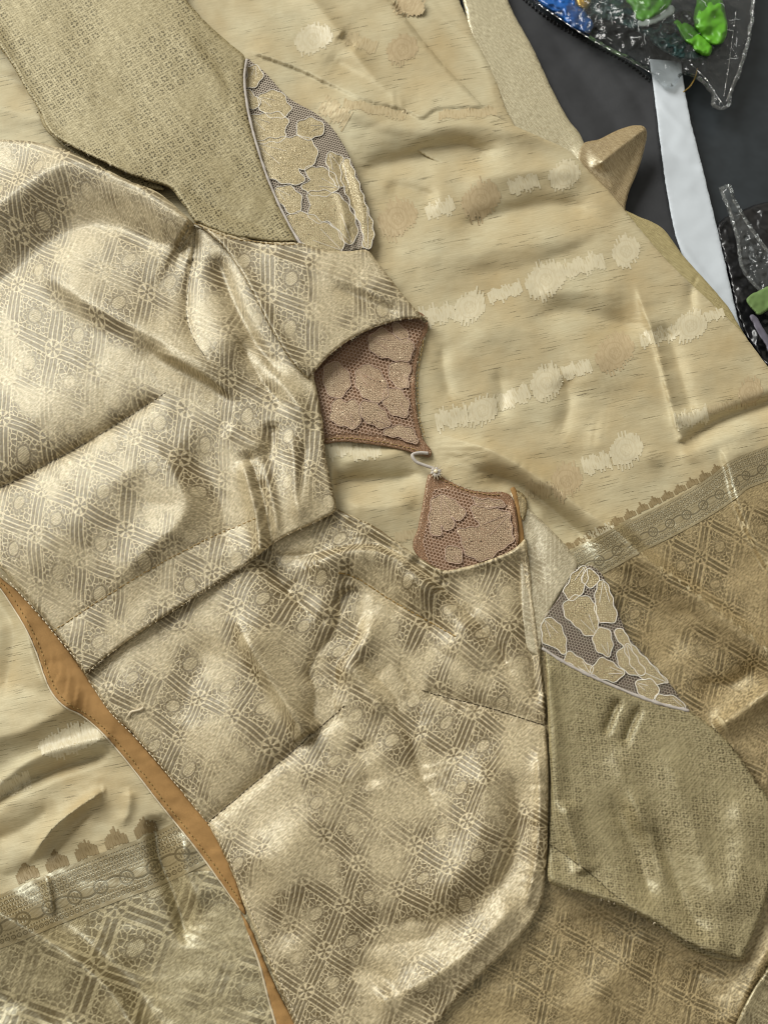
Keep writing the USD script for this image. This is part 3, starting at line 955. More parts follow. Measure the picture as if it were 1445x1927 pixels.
L.ridge([(560, 1420), (640, 1470), (720, 1420), (770, 1370)], 5, 30, 30)
L.ridge([(670, 1390), (690, 1440), (700, 1490)], -5, 26, 26)
L.ridge([(885, 1400), (915, 1490), (900, 1590), (840, 1680), (760, 1740)], 15, 60, 50, 0.2, 0.3)
L.ridge([(960, 1440), (975, 1540), (960, 1630), (900, 1710)], -8, 22, 22)
L.crease([(1010, 1400), (1015, 1480), (1014, 1560), (1005, 1640), (985, 1720)], 11, 22, 12, 0.15, 0.15)
L.ridge([(700, 1900), (726, 1885), (810, 1842), (890, 1786), (940, 1735), (980, 1690)], 11, 26, 26, 0.1, 0.15)
L.ridge([(640, 1760), (740, 1760), (850, 1730), (940, 1660)], -10, 40, 40)
L.mound(530, 1640, 80, 90, 0, 14)
L.mound(560, 1570, 90, 40, -35, 5)
L.ridge([(440, 1640), (500, 1700), (560, 1790)], -5, 40, 40)
L.mound(430, 1400, 80, 110, -35, 9)
L.ridge([(400, 1190), (360, 1290), (330, 1370)], -5, 34, 34)
L.mound(250, 1300, 60, 70, -35, 6)
L.mound(900, 1220, 60, 70, 30, 9)
L.crease([(775, 1045), (835, 1105), (880, 1150), (930, 1210), (978, 1296)], -9, 12, 22, 0.05, 0.25)
L.ridge([(730, 1060), (800, 1110), (860, 1165), (910, 1225)], 6, 20, 26)
L.ridge([(975, 1040), (985, 1120), (1000, 1220), (1018, 1330)], -8, 20, 16, 0.1, 0.1)
L.ridge([(760, 1190), (850, 1240), (960, 1290)], -4, 20, 30)
L.ridge([(640, 1820), (720, 1840), (760, 1900)], -6, 22, 26)
L.ridge([(650, 985), (720, 1010), (780, 1050)], 4, 12, 20)


L.ridge([(640, 962), (700, 990), (745, 1020), (800, 1058), (835, 1075), (870, 1070), (925, 1054), (968, 1034), (988, 1018)], 7, 9, 12, 0.05, 0.05)
L.ridge([(990, 1020), (998, 1080), (1004, 1140), (1016, 1230), (1027, 1340)], 3, 10, 14, 0.0, 0.1)


def h_low(P):
    return np.maximum(15 + 1.6 * L(P) + wrinkles(P, 6.0, 90.0, 31) + wrinkles(P, 1.6, 26.0, 32), h_saree(P) + 4)


def h_facing(P):
    return h_saree(P) + 5 + wrinkles(P, 4, 30, 40)


# orange facing that shows along the hem
fac = [(-60, 1030, 1), (0, 1086), (40, 1120), (110, 1200), (190, 1310), (300, 1440), (400, 1560), (455, 1690), (462, 1722), (450, 1712), (372, 1602), (300, 1512), (232, 1425), (180, 1368), (150, 1345), (124, 1332), (100, 1308), (84, 1275), (70, 1232), (50, 1185), (20, 1135), (0, 1106), (-60, 1060, 1)]
v, f, uv = sheet(fac, h_facing, 4.0, 2.0, 3.0, 0.8, None, 1.0)
put('facing', v, f, M['facing'], blouse)
fac2 = [(452, 1716, 1), (470, 1745), (498, 1810), (530, 1880), (575, 1960), (640, 2100, 1), (545, 2100, 1), (522, 1940), (505, 1880), (487, 1812), (468, 1760)]
v, f, uv = sheet(fac2, h_facing, 4.0, 2.0, 3.0, 0.8, None, 1.0)
put('facing', v, f, M['facing'], blouse)
fe = [(-40, 1070), (0, 1108), (20, 1137), (50, 1187), (70, 1233), (84, 1275), (100, 1308), (124, 1332), (150, 1345), (180, 1368), (232, 1425), (300, 1512), (372, 1602), (450, 1710)]
v, f = cord(fe, h_facing, 1.3, -1.0)
put('facing_edge', v, f, M['pale'], blouse)
v, f = stitches([(x + 9, y - 4) for x, y in fe], h_facing, 0.8, 4.5, 3.5)
tag(put('stitching', v, f, M['thread'], blouse), kind='stuff')
v, f = cord([(468, 1762), (487, 1812), (505, 1880), (522, 1940)], h_facing, 1.8, -1.0)
put('facing_edge', v, f, M['pale'], blouse)

uv_low = lattice((720, 1757), (-36, 82), (68, 46), 12, 41, h_low)
low = [(160, 1270, 1), (300, 1150), (480, 1020), (610, 940, 1), (632, 956), (700, 988), (745, 1018), (800, 1056), (835, 1073), (870, 1068), (925, 1052), (968, 1032), (989, 1012, 1), (996, 1060), (1002, 1120), (1015, 1220), (1027, 1340), (1031, 1440), (1031, 1540), (1028, 1630), (1018, 1700), (985, 1755), (935, 1806), (860, 1880), (815, 1940), (720, 2100, 1), (620, 2100, 1), (556, 1935), (520, 1850), (490, 1775), (462, 1710), (440, 1650), (415, 1595), (388, 1549), (350, 1500), (300, 1440), (250, 1380), (205, 1338)]
v, f, uv = sheet(low, h_low, 3.4, 4.0, 6.0, 1.0, uv_low, 0.8)
put('bodice_panel', v, f, M['brocade'], blouse, uv)
v, f = stitches([(168, 1282), (212, 1345), (257, 1390), (308, 1448), (358, 1508), (396, 1556), (423, 1600), (448, 1655), (470, 1712), (498, 1776), (530, 1852), (566, 1935)], h_low, 0.9, 5, 4, 0.3)
tag(put('stitching', v, f, M['pale'], blouse), kind='stuff')
for pts, mat in (([(388, 1552), (430, 1516), (480, 1474), (540, 1424), (596, 1374), (652, 1326)], 'dark_thread'),
                 ([(794, 1300), (840, 1313), (898, 1326), (970, 1348), (1028, 1367)], 'dark_thread'),
                 ([(636, 1078), (662, 1084), (740, 1132), (800, 1166), (862, 1200)], 'thread')):
    v, f = stitches(pts, h_low, 1.3 if mat == 'thread' else 0.8, 6.0, 2.0, 0.5)
    put('dart_seam', v, f, M[mat], blouse)
v, f = cord([(242, 1348), (247, 1340), (256, 1338), (264, 1336), (270, 1331)], h_low, 2.0, 2.0)
put('loose_thread', v, f, M['pale'], blouse)

# upper bodice -------------------------------------------------------
U = Relief()
U.ridge([(-60, 405), (0, 378), (60, 338), (125, 306), (190, 316), (260, 352), (330, 400), (372, 426)], 24, 30, 62, 0.0, 0.05)
U.ridge([(-60, 580), (0, 530), (70, 478), (140, 432), (210, 426), (290, 455), (360, 470)], -14, 46, 34, 0.0, 0.05)
U.ridge([(20, 470), (105, 525), (166, 567), (222, 597), (305, 642), (400, 695), (445, 740)], 15, 60, 26, 0.3, 0.2)
U.ridge([(250, 640), (330, 690), (400, 730), (450, 770)], -7, 14, 22)
U.ridge([(280, 655), (340, 680), (410, 722), (450, 758)], 8, 14, 10)
U.crease([(-30, 935), (0, 919), (50, 895), (100, 868), (155, 838), (205, 808), (258, 775), (312, 738)], -13, 18, 12, 0.0, 0.12)
U.mound(60, 780, 150, 90, -25, 10)
U.mound(160, 960, 150, 80, -35, 13)
U.ridge([(265, 805), (300, 850), (332, 902), (350, 950), (330, 990), (280, 1030), (240, 1070), (205, 1112), (170, 1150)], 13, 30, 50, 0.3, 0.35)
U.mound(60, 1060, 90, 90, -35, 6)
U.mound(235, 890, 60, 30, -30, 5)
U.ridge([(330, 840), (380, 880), (420, 960), (430, 1050)], -9, 40, 40)
U.crease([(461, 842), (480, 890), (496, 942), (506, 990), (514, 1036)], -9, 9, 10, 0.15, 0.0)
U.ridge([(455, 860), (470, 920), (482, 970), (490, 1030)], 14, 16, 12, 0.2, 0.0)
U.ridge([(495, 870), (515, 950), (525, 1020)], 6, 8, 14)
U.ridge([(510, 790), (512, 840), (500, 880)], -7, 14, 16)
U.ridge([(545, 800), (555, 870), (560, 950), (570, 1000)], 8, 20, 14)
U.ridge([(575, 820), (568, 900), (562, 960)], -4, 8, 10)
U.ridge([(420, 800), (470, 830), (500, 850)], 5, 18, 18)
U.crease([(444, 622), (468, 674), (500, 726), (522, 752), (540, 780)], -8, 16, 20, 0.2, 0.3)
U.ridge([(470, 640), (510, 700), (560, 760), (580, 820)], 8, 16, 20)
U.ridge([(405, 470), (425, 530), (450, 590), (490, 660), (540, 720)], -12, 14, 24, 0.15, 0.2)
U.crease([(367, 418), (365, 470), (355, 530), (351, 590), (362, 632), (398, 688)], -9, 12, 12, 0.0, 0.3)
U.mound(300, 550, 60, 60, 0, -6)
U.mound(430, 640, 40, 60, -20, 7)
U.crease([(90, 1195), (180, 1135), (300, 1062), (400, 1010), (490, 972)], -1.5, 8, 8, 0.1, 0.1)
U.ridge([(190, 1260), (300, 1178), (420, 1100), (520, 1032), (600, 985)], 2, 8, 30, 0.05, 0.1)
U.mound(560, 930, 50, 50, 0, 6)


def h_up(P):
    return np.maximum(32 + 1.65 * U(P) + wrinkles(P, 6.0, 90.0, 51) + wrinkles(P, 1.6, 26.0, 52), h_saree(P) + 6)


uv_up = lattice((141, 398), (-7, 90), (80, 38), 12, 55, h_up)
up = [(-260, 262, 1), (-60, 262), (30, 263), (75, 268), (120, 280), (175, 306), (240, 338), (300, 363), (365, 420, 1), (460, 440, 1), (600, 600), (590, 700), (597, 738), (606, 785), (612, 850), (622, 905), (632, 948), (630, 962), (600, 980), (530, 1013), (450, 1072), (330, 1148), (230, 1214), (160, 1270, 1), (120, 1212), (60, 1136), (0, 1068), (-80, 990), (-260, 860, 1)]
v, f, uv = sheet(up, h_up, 3.4, 5.0, 7.0, 1.0, uv_up, 0.8)
put('bodice_panel', v, f, M['brocade'], blouse, uv)
v, f = stitches([(-60, 1022), (4, 1082), (64, 1146), (124, 1218), (160, 1258)], h_up, 1.0, 5, 4, 0.2)
tag(put('stitching', v, f, M['pale'], blouse), kind='stuff')
v, f = stitches([(95, 1192), (180, 1135), (300, 1062), (400, 1010), (490, 972)], h_up, 0.9, 6, 3, 0.4)
tag(put('stitching', v, f, M['thread'], blouse), kind='stuff')
v, f = cord([(-30, 935), (0, 919), (50, 895), (100, 868), (155, 838), (205, 808), (258, 775), (312, 738)], h_up, 0.8, 0.0)
put('dart_seam', v, f, M['dark_thread'], blouse)
v, f = cord([(367, 424), (365, 470), (355, 530), (351, 590), (362, 632), (385, 670)], h_up, 0.7, 0.0)
put('dart_seam', v, f, M['dark_thread'], blouse)

# shoulder piece that ends in the neckline
Sh = Relief()
Sh.ridge([(368, 416), (400, 446), (430, 480), (470, 545), (505, 610), (545, 672), (580, 712)], 9, 18, 10, 0.1, 0.1)
Sh.mound(560, 590, 110, 80, 40, 8)
Sh.crease([(470, 470), (540, 490), (600, 508), (680, 540), (760, 585)], 6, 26, 12, 0.2, 0.2)
Sh.ridge([(620, 535), (690, 565), (760, 595)], -6, 10, 14)
Sh.mound(720, 530, 50, 30, 40, 4)
Sh.ridge([(440, 455), (520, 468), (600, 480)], -4, 14, 16)


def h_sh(P):
    near = np.exp(-(np.maximum(0, P[:, 0] - 520) / 200) ** 2)
    return np.maximum(38 + 1.2 * Sh(P) - 8 * (1 - near) + wrinkles(P, 4, 70, 61) + wrinkles(P, 1.3, 24, 62), h_saree(P) + 6)


sh = [(364, 416, 1), (410, 434), (450, 446), (505, 455), (560, 456), (610, 470), (660, 472), (690, 470), (708, 490), (735, 524), (765, 562), (792, 592), (806, 604, 1), (790, 600), (765, 600), (735, 606), (700, 618), (660, 638), (620, 668), (598, 692), (580, 714, 1), (556, 690), (530, 652), (505, 610), (480, 560), (455, 515), (425, 470), (395, 440)]
uv_sh = lattice((590, 490), (0, 92), (86, 30), 8, 65)
v, f, uv = sheet(sh, h_sh, 3.2, 5.0, 6.0, 1.0, uv_sh, 0.6)
put('shoulder_panel', v, f, M['brocade'], blouse, uv)

# lace pieces --------------------------------------------------------


def lace(parent, outline, hf, mat_net, hexes, petals, mat_petal, mat_line, back=None, seed=0, buf=5.0, rad=0.85):
    hexuv = rotuv(15, hexes, 1.0, seed)
    if back is not None:
        v, f, uv = sheet(outline, over(hf, -2.5), 4.0, 1.5, 2.0, 0.6, None, 0.6)
        put('lining', v, f, M[back], parent)
    v, f, uv = sheet(outline, hf, 3.0, 0.6, 1.5, 0.5, hexuv, 0.4)
    put('net', v, f, M[mat_net], parent, uv)
    P0 = Polygon(spline(outline, 3.0, True)).buffer(0).buffer(-2)
    for k, pts in enumerate(petals):
        q = spline(pts, 2.5, True)
        g = Polygon(q).buffer(0).buffer(buf).intersection(P0)
        if g.is_empty:
            continue
        if g.geom_type != 'Polygon':
            g = max(g.geoms, key=lambda x: x.area)
        q = np.array(g.exterior.segmentize(2.0).coords)
        q = q[:-1]
        L = np.r_[0, np.cumsum(np.linalg.norm(np.diff(q, axis=0), axis=1))]
        tq = sum(np.roll(q, -i, 0) - np.roll(q, i, 0) for i in (1, 2, 3))
        tq /= np.linalg.norm(tq, axis=1, keepdims=True) + 1e-9
        lobes = max(3, round(L[-1] / 26))
        q = q + np.stack([tq[:, 1], -tq[:, 0]], 1) * (1.5 * np.sin(L / L[-1] * 2 * math.pi * lobes) + 1.2 * np.sin(L / L[-1] * 2 * math.pi * 2 + k))[:, None]
        g = Polygon(q).buffer(0)
        if g.geom_type != 'Polygon':
            g = max(g.geoms, key=lambda x: x.area)
        q = np.array(g.exterior.coords)[:-1]
        up = 0.8 + 0.35 * (k % 4)
        hp = lambda P: hf(P) + up
        v, f, uv = sheet(q, hp, 3.0, 0.8, 1.5, 0.3, None, 0.5, seed=k)
        put('petal', v, f, M[mat_petal], parent)
        loop = np.vstack([q, q[:2]])
        line = [tube(lift(loop, hf(loop) + up + 0.2), rad * S, 5)]
        c = q.mean(0)
        far = q[np.argmax(np.linalg.norm(q - c, axis=1))]
        for e in (0.45, -0.45):
            d = (c - far) * 0.9
            vein = spline([far, far + d * 0.5 + np.array([-d[1], d[0]]) * e * 0.25, far + d + np.array([-d[1], d[0]]) * e * 0.5], 3.0)
            vein = vein[shapely.contains_xy(g, vein[:, 0], vein[:, 1])]
            if len(vein) > 4:
                line.append(tube(lift(vein, hf(vein) + up + 0.4), 0.5 * S, 4))
        v, f = join(line)
        put('petal_outline', v, f, M[mat_line], parent)


def zm(x0, y0, k, pts):
    return [(x0 + x / k, y0 + y / k) for x, y in pts]


def part(parent, name):
    return UsdGeom.Xform.Define(stage, path_for(parent, name)).GetPrim()


Lc = Relief()
Lc.ridge([(635, 290), (655, 350), (672, 420), (672, 470)], -7, 7, 9, 0.1, 0.0)
Lc.ridge([(655, 300), (678, 370), (690, 440)], 5, 8, 10)
Lc.ridge([(625, 330), (645, 390), (655, 460)], 5, 9, 8)
Lc.ridge([(655, 420), (660, 445), (658, 470)], -5, 4, 5, 0.2, 0.0)
Lc.mound(560, 320, 90, 130, -25, 9)


def h_lc(P):
    return np.maximum(16 + Lc(P) + wrinkles(P, 3, 40, 71), h_saree(P) + 5)


lace1_out = [(464, 108, 1), (495, 132), (530, 170), (550, 188), (590, 210), (618, 232), (645, 270), (665, 310), (680, 350), (692, 390), (703, 425), (703, 455), (694, 470), (676, 468), (655, 473), (620, 478), (560, 480), (520, 420), (480, 300), (460, 200)]
lace1 = part(blouse, 'lace_inset')
zz = lambda pts: zm(440, 90, 4.817, pts)
petals1 = [zz(p) for p in (
    [(240, 470), (280, 430), (400, 410), (450, 440), (480, 520), (500, 550), (420, 605), (340, 600), (260, 550)],
    [(150, 640), (300, 620), (400, 610), (470, 660), (460, 720), (440, 760), (450, 810), (330, 825), (180, 820)],
    [(200, 880), (300, 840), (500, 830), (640, 830), (710, 890), (735, 980), (700, 1040), (660, 1080), (560, 1070), (620, 1200), (540, 1210), (430, 1190), (290, 1110), (240, 1000)],
    [(590, 700), (680, 650), (760, 680), (800, 740), (740, 790), (640, 800)],
    [(670, 1110), (800, 1100), (880, 1140), (920, 1250), (840, 1310), (740, 1320), (640, 1260), (730, 1190)],
    [(690, 1340), (850, 1320), (960, 1360), (1030, 1450), (1080, 1560), (1090, 1700), (1030, 1750), (960, 1650), (870, 1560), (740, 1560), (690, 1480), (730, 1420)],
    [(390, 1310), (480, 1270), (560, 1310), (600, 1370), (550, 1480), (480, 1440)],
    [(490, 1560), (560, 1510), (700, 1540), (800, 1600), (900, 1640), (970, 1720), (960, 1840), (840, 1890), (700, 1800), (580, 1700)],
    [(860, 970), (950, 990), (980, 1120), (1010, 1240), (950, 1230), (880, 1080)],
    [(1010, 1020), (1080, 1080), (1140, 1250), (1200, 1400), (1270, 1600), (1260, 1780), (1200, 1830), (1180, 1650), (1090, 1420), (1000, 1160)],
    [(120, 400), (200, 460), (210, 510), (150, 520)],
    [(110, 200), (190, 180), (240, 240), (200, 320), (130, 330)],
)]
lace(lace1, lace1_out, h_lc, 'net_fine', 4.6, petals1, 'petal', 'outline', 'lace_back', 3)

# upper sleeve -------------------------------------------------------
Sl = Relief()
Sl.ridge([(-10, 60), (40, 165), (100, 260), (190, 310), (300, 348)], 8, 14, 10, 0.0, 0.2)
Sl.ridge([(100, -40), (200, 120), (330, 270)], -5, 60, 60)
Sl.ridge([(300, 20), (400, 130), (470, 260), (520, 380)], 6, 34, 30)
Sl.ridge([(360, 60), (420, 140), (440, 220)], -4, 14, 14)
Sl.ridge([(330, 340), (430, 400), (540, 440)], -5, 16, 16)
Sl.crease([(170, 170), (230, 200), (270, 240)], -1.5, 8, 8, 0.3, 0.3)


def h_sl(P):
    # the free edge near the armhole lifts off; the body of the sleeve leans away from the window
    tilt = 0.075 * (P[:, 1] - 220) * 0 - 0.11 * (P[:, 0] - 300) * 0.6
    return 44 + Sl(P) - 14 * sm(P[:, 0], 300, 560) + 8 * np.exp(-(((P[:, 0] - 220) / 90) ** 2 + ((P[:, 1] - 310) / 40) ** 2)) + wrinkles(P, 6, 80, 81) + wrinkles(P, 1.8, 24, 82)


sl = [(-260, -260, 1), (300, -260, 1), (340, -20), (368, 20), (400, 52), (432, 80), (458, 102), (463, 112, 1), (459, 145), (463, 190), (472, 235), (486, 285), (503, 335), (522, 380), (542, 420), (560, 455, 1), (520, 456), (480, 450), (440, 445), (405, 433), (366, 416, 1), (345, 385), (318, 352), (300, 346), (250, 330), (190, 302), (130, 272), (98, 252), (84, 232), (72, 205), (50, 170), (25, 125), (4, 95), (-40, 40), (-260, -120, 1)]
uv_sl = lattice((0, 0), (11, 16), (18, -10), 6, 85)
v, f, uv = sheet(sl, h_sl, 3.6, 5.0, 6.0, 1.0, uv_sl, 1.0)
put('sleeve', v, f, M['sleeve'], blouse, uv)
v, f = cord([(464, 112), (460, 145), (464, 190), (473, 235), (487, 285), (504, 335), (523, 380), (543, 420), (564, 456), (568, 462)], lambda P: np.minimum(h_sl(P) - 4, 60), 3.2, 0)
put('piping', v, f, M['piping'], blouse)
v, f = stitches([(366, 420), (405, 437), (440, 449), (480, 454), (520, 460), (556, 460)], lambda P: np.maximum(h_sh(P), h_sl(P) - 5), 1.0, 6, 3, 0)
tag(put('stitching', v, f, M['thread'], blouse), kind='stuff')

# peach tabs with lace -----------------------------------------------
T1 = Relief()
T1.ridge([(640, 660), (700, 690), (790, 720)], -7, 20, 24)
T1.ridge([(690, 620), (740, 640), (800, 640)], 4, 14, 18)
T1.mound(690, 760, 70, 50, 0, 4)


def h_t1(P):
    return np.maximum(9 + T1(P) + wrinkles(P, 2.5, 30, 91), h_saree(P) + 4)


tab1_out = [(806, 608, 1), (803, 625), (793, 650), (786, 680), (782, 715), (783, 755), (788, 795), (797, 828), (812, 850), (808, 860), (795, 858), (770, 850), (730, 841), (690, 835), (650, 831), (605, 834), (560, 820, 1), (560, 690), (620, 640), (720, 585), (795, 590)]
tab1 = part(blouse, 'lace_tab')
v, f, uv = sheet(tab1_out, h_t1, 3.0, 2.0, 3.0, 0.8, None, 0.6)
put('lining', v, f, M['peach'], tab1)
zz = lambda pts: zm(560, 560, 2.89, pts)
t1p = [zz(p) for p in (
    [(150, 400), (190, 360), (240, 380), (280, 430), (270, 490), (210, 535), (160, 500)],
    [(320, 420), (350, 380), (420, 390), (470, 450), (485, 520), (440, 560), (390, 545), (330, 490)],
    [(190, 600), (210, 555), (260, 575), (310, 570), (340, 620), (320, 700), (260, 690), (190, 660)],
    [(350, 580), (400, 570), (460, 620), (490, 690), (460, 705), (400, 680), (355, 640)],
    [(480, 520), (540, 500), (590, 560), (580, 640), (520, 630), (485, 590)],
    [(480, 740), (560, 700), (640, 740), (650, 800), (560, 790)],
    [(520, 150), (560, 160), (600, 210), (590, 230), (540, 200)],
    [(390, 230), (460, 180), (540, 230), (620, 240), (600, 330), (500, 320), (420, 300)],
    [(500, 380), (570, 350), (620, 400), (610, 480), (540, 470)],
)]
lace(tab1, [(590, 700, 1), (640, 655), (720, 605), (780, 600), (796, 606), (782, 660), (772, 715), (774, 760), (780, 800), (784, 836), (740, 824), (650, 816), (606, 816), (590, 760)], over(h_t1, 2.5), 'net_warm', 7.0, t1p, 'petal_warm', 'outline_warm', None, 5, 3.5, 0.6)
v, f = stitches([(797, 640), (790, 680), (786, 715), (787, 755), (792, 795), (800, 826)], h_t1, 0.9, 4.5, 3, 0.8)
v2, f2 = stitches([(612, 826), (650, 824), (690, 828), (730, 834), (770, 843), (790, 850)], h_t1, 0.9, 4.5, 3, 0.8)
v, f = join([(v, f), (v2, f2)])
tag(put('stitching', v, f, M['thread'], tab1), kind='stuff')

T2 = Relief()
T2.ridge([(960, 940), (972, 980), (980, 1030)], 8, 10, 10, 0.2, 0.0)
T2.mound(890, 990, 60, 60, 0, 4)


def h_t2(P):
    return np.maximum(12 + T2(P) + wrinkles(P, 2.5, 30, 95), h_saree(P) + 4)


tab2_out = [(805, 893, 1), (822, 892), (845, 905), (880, 920), (915, 926), (945, 926), (962, 934), (970, 955), (974, 985), (974, 1026), (945, 1070, 1), (860, 1100), (810, 1070), (777, 1030), (786, 995), (794, 955), (800, 920)]
tab2 = part(blouse, 'lace_tab')
v, f, uv = sheet(tab2_out, h_t2, 3.0, 2.0, 3.0, 0.8, None, 0.6)
put('lining', v, f, M['peach'], tab2)
zz = lambda pts: zm(740, 820, 5.56, pts)
t2p = [zz(p) for p in (
    [(390, 720), (450, 650), (540, 640), (640, 690), (740, 790), (730, 850), (680, 865), (600, 830), (560, 820), (600, 880), (610, 960), (560, 970), (490, 910), (490, 1020), (420, 1040), (390, 900)],
    [(820, 780), (870, 720), (960, 740), (1080, 790), (1190, 820), (1240, 960), (1240, 1100), (1130, 1180), (960, 1290), (850, 1270), (760, 1200), (730, 1080), (690, 1000), (760, 975), (880, 960), (900, 920)],
    [(840, 650), (960, 640), (1120, 650), (1180, 720), (1080, 740), (900, 715)],
    [(560, 1190), (640, 1160), (690, 1210), (700, 1310), (600, 1320)],
)]
lace(tab2, [(815, 920, 1), (850, 918), (900, 935), (950, 945), (966, 1000), (970, 1050), (880, 1085), (820, 1070), (796, 1030), (806, 970)], over(h_t2, 2.5), 'net_warm', 6.6, t2p, 'petal_warm', 'outline_warm', None, 6, 3.0, 0.7)
v, f = stitches([(826, 900), (848, 911), (880, 924), (915, 930), (944, 932)], h_t2, 0.9, 4.5, 3, 0.8)
tag(put('stitching', v, f, M['thread'], tab2), kind='stuff')

# loop and little beaded flower that fasten the two tabs
q = spline([(806, 853), (790, 852), (776, 856), (782, 868), (800, 876), (816, 882), (822, 890)], 2.0)
v, f = tube(lift(q, h_saree(q) + 12 + 4 * np.sin(np.linspace(0, 3.1, len(q)))), 3.3 * S, 8)
put('loop', v, f, M['piping'], blouse)
hook = part(blouse, 'beaded_flower')


def ball(c, r, sq=0.8):
    import trimesh
    b = trimesh.creation.icosphere(2, 1.0)
    return np.array(b.vertices) * (r, r, r * sq) + c, np.array(b.faces)


c0 = lift(np.array([[820.0, 888.0]]), h_t2(np.array([[820.0, 888.0]])) + 7)[0]
for k in range(6):
    a = k * math.pi / 3 + 0.3
    v, f = ball(c0 + np.array([math.cos(a), math.sin(a), -0.1]) * 6.5 * S, 4.2 * S)
    put('petal', v, f, M['piping'], hook)
v, f = ball(c0 + (0, 0, 3 * S), 4.2 * S)
put('bead', v, f, M['bead'], hook)
parts = []
for k in range(14):
    a = k * 0.45
    d = np.array([math.cos(a), math.sin(a), 0.2])
    parts.append(tube(np.array([c0 + d * 5 * S, c0 + d * (10 + 3 * math.sin(k * 5)) * S, c0 + d * (12 + 4 * math.sin(k * 7)) * S - np.array([0, 0, 3 * S])]), 0.8 * S, 5))
v, f = join(parts)
put('frayed_thread', v, f, M['pale'], hook)

# back strap beside the neckline
St = Relief()
St.ridge([(985, 960), (1010, 1040), (1025, 1120)], -5, 16, 22)
St.mound(1040, 1040, 26, 50, -30, 5)


def h_st(P):
    return np.maximum(9 + St(P) + wrinkles(P, 2, 30, 97), h_saree(P) + 4)


v, f, uv = sheet([(958, 925, 1), (975, 930), (995, 955), (1040, 1000), (1072, 1035), (1087, 1058), (1083, 1078), (1060, 1110), (1035, 1155), (1015, 1240, 1), (990, 1220), (975, 1030)], h_st, 3.0, 4.0, 6.0, 1.0, lattice((1040, 1080), (0, 100), (80, 40), 3, 99))
put('back_strap', v, f, M['strap'], blouse, uv)
v, f, uv = sheet([(960, 920, 1), (967, 916), (974, 930), (980, 970), (986, 1010), (984, 1040), (977, 1040), (974, 990), (968, 945)], over(h_st, 5), 2.5, 2.0, 2.5, 0.8)
put('facing', v, f, M['facing'], blouse)
v, f, uv = sheet([(970, 922, 1), (985, 930), (992, 950), (985, 980), (975, 965)], over(h_st, 4), 2.5, 3.0, 3.0, 0.8, lattice((1040, 1080), (0, 60), (50, 30), 3, 99))
put('turned_edge', v, f, M['pallu'], blouse, uv)

# lower lace inset and lower sleeve ----------------------------------
Ls = Relief()
Ls.ridge([(1030, 1250), (1042, 1360), (1048, 1480), (1062, 1600)], 5, 14, 16, 0.05, 0.2)
Ls.ridge([(1062, 1500), (1078, 1580), (1098, 1650)], 9, 22, 14, 0.2, 0.1)
Ls.ridge([(1168, 1308), (1150, 1350), (1136, 1390)], -7, 8, 10)
Ls.ridge([(1208, 1322), (1185, 1370), (1172, 1410)], -7, 8, 10)
Ls.ridge([(1140, 1480), (1180, 1560), (1215, 1660), (1230, 1720)], -8, 24, 22)
Ls.ridge([(1225, 1540), (1265, 1640), (1300, 1720), (1340, 1780)], -8, 24, 26)
Ls.ridge([(1180, 1480), (1225, 1580), (1260, 1690)], 6, 16, 18)
Ls.ridge([(1390, 1480), (1400, 1600), (1370, 1740)], 8, 50, 34)
Ls.ridge([(1150, 1400), (1185, 1500), (1215, 1580)], 5, 30, 22)
Ls.ridge([(1240, 1400), (1290, 1520), (1330, 1640), (1370, 1760)], 7, 34, 30)
Ls.crease([(1034, 1589), (1075, 1618), (1116, 1649), (1150, 1680), (1185, 1712)], -2, 8, 8, 0.05, 0.1)
Ls.ridge([(1040, 1655), (1110, 1680), (1190, 1708), (1290, 1770), (1380, 1800)], 9, 30, 14, 0.0, 0.1)


def h_ls(P):
    return np.maximum(18 + 1.8 * Ls(P) + 14 * sm(P[:, 1], 1600, 1750) + wrinkles(P, 6, 75, 101) + wrinkles(P, 2.0, 24, 102), h_saree(P) + 5)


L2 = Relief()
L2.ridge([(1090, 1070), (1150, 1150), (1220, 1250), (1290, 1335)], 6, 24, 24)


def h_l2(P):
    return np.maximum(10 + L2(P) + wrinkles(P, 3, 40, 105), h_saree(P) + 5)


lace2 = part(blouse, 'lace_inset')
lace2_out = [(1080, 1072, 1), (1100, 1063), (1120, 1067), (1134, 1084), (1148, 1110), (1158, 1140), (1170, 1170), (1184, 1200), (1215, 1235), (1245, 1268), (1270, 1300), (1295, 1338, 1), (1250, 1328), (1190, 1305), (1130, 1280), (1070, 1252), (1022, 1222, 1), (1016, 1190), (1024, 1160), (1048, 1130), (1066, 1095)]
zz = lambda pts: zm(990, 1040, 3.176, pts)
petals2 = [zz(p) for p in (
    [(230, 330), (260, 290), (310, 270), (390, 290), (420, 400), (410, 480), (360, 480), (300, 430), (250, 390)],
    [(430, 200), (470, 170), (510, 230), (540, 330), (530, 400), (480, 410), (440, 390)],
    [(90, 420), (160, 410), (210, 460), (230, 540), (220, 590), (170, 550), (110, 540)],
    [(430, 470), (480, 460), (500, 530), (490, 610), (440, 590), (415, 530)],
    [(540, 480), (600, 470), (680, 540), (760, 640), (850, 760), (780, 770), (690, 740), (590, 700), (550, 620), (590, 560)],
    [(250, 610), (320, 640), (390, 700), (380, 720), (300, 690), (245, 655)],
    [(400, 720), (460, 640), (530, 680), (570, 720), (520, 760)],
    [(660, 790), (720, 770), (780, 800), (770, 860), (700, 850)],
    [(360, 110), (400, 120), (420, 180), (380, 200), (350, 170)],
    [(230, 230), (290, 130), (350, 100), (350, 190), (280, 270)],
    [(780, 870), (850, 860), (960, 930), (920, 940), (820, 910)],
    [(600, 560), (660, 640), (700, 720), (640, 680)],
)]
lace(lace2, lace2_out, h_l2, 'net', 5.6, petals2, 'petal', 'outline', 'lace_back', 8, 3.5, 0.75)
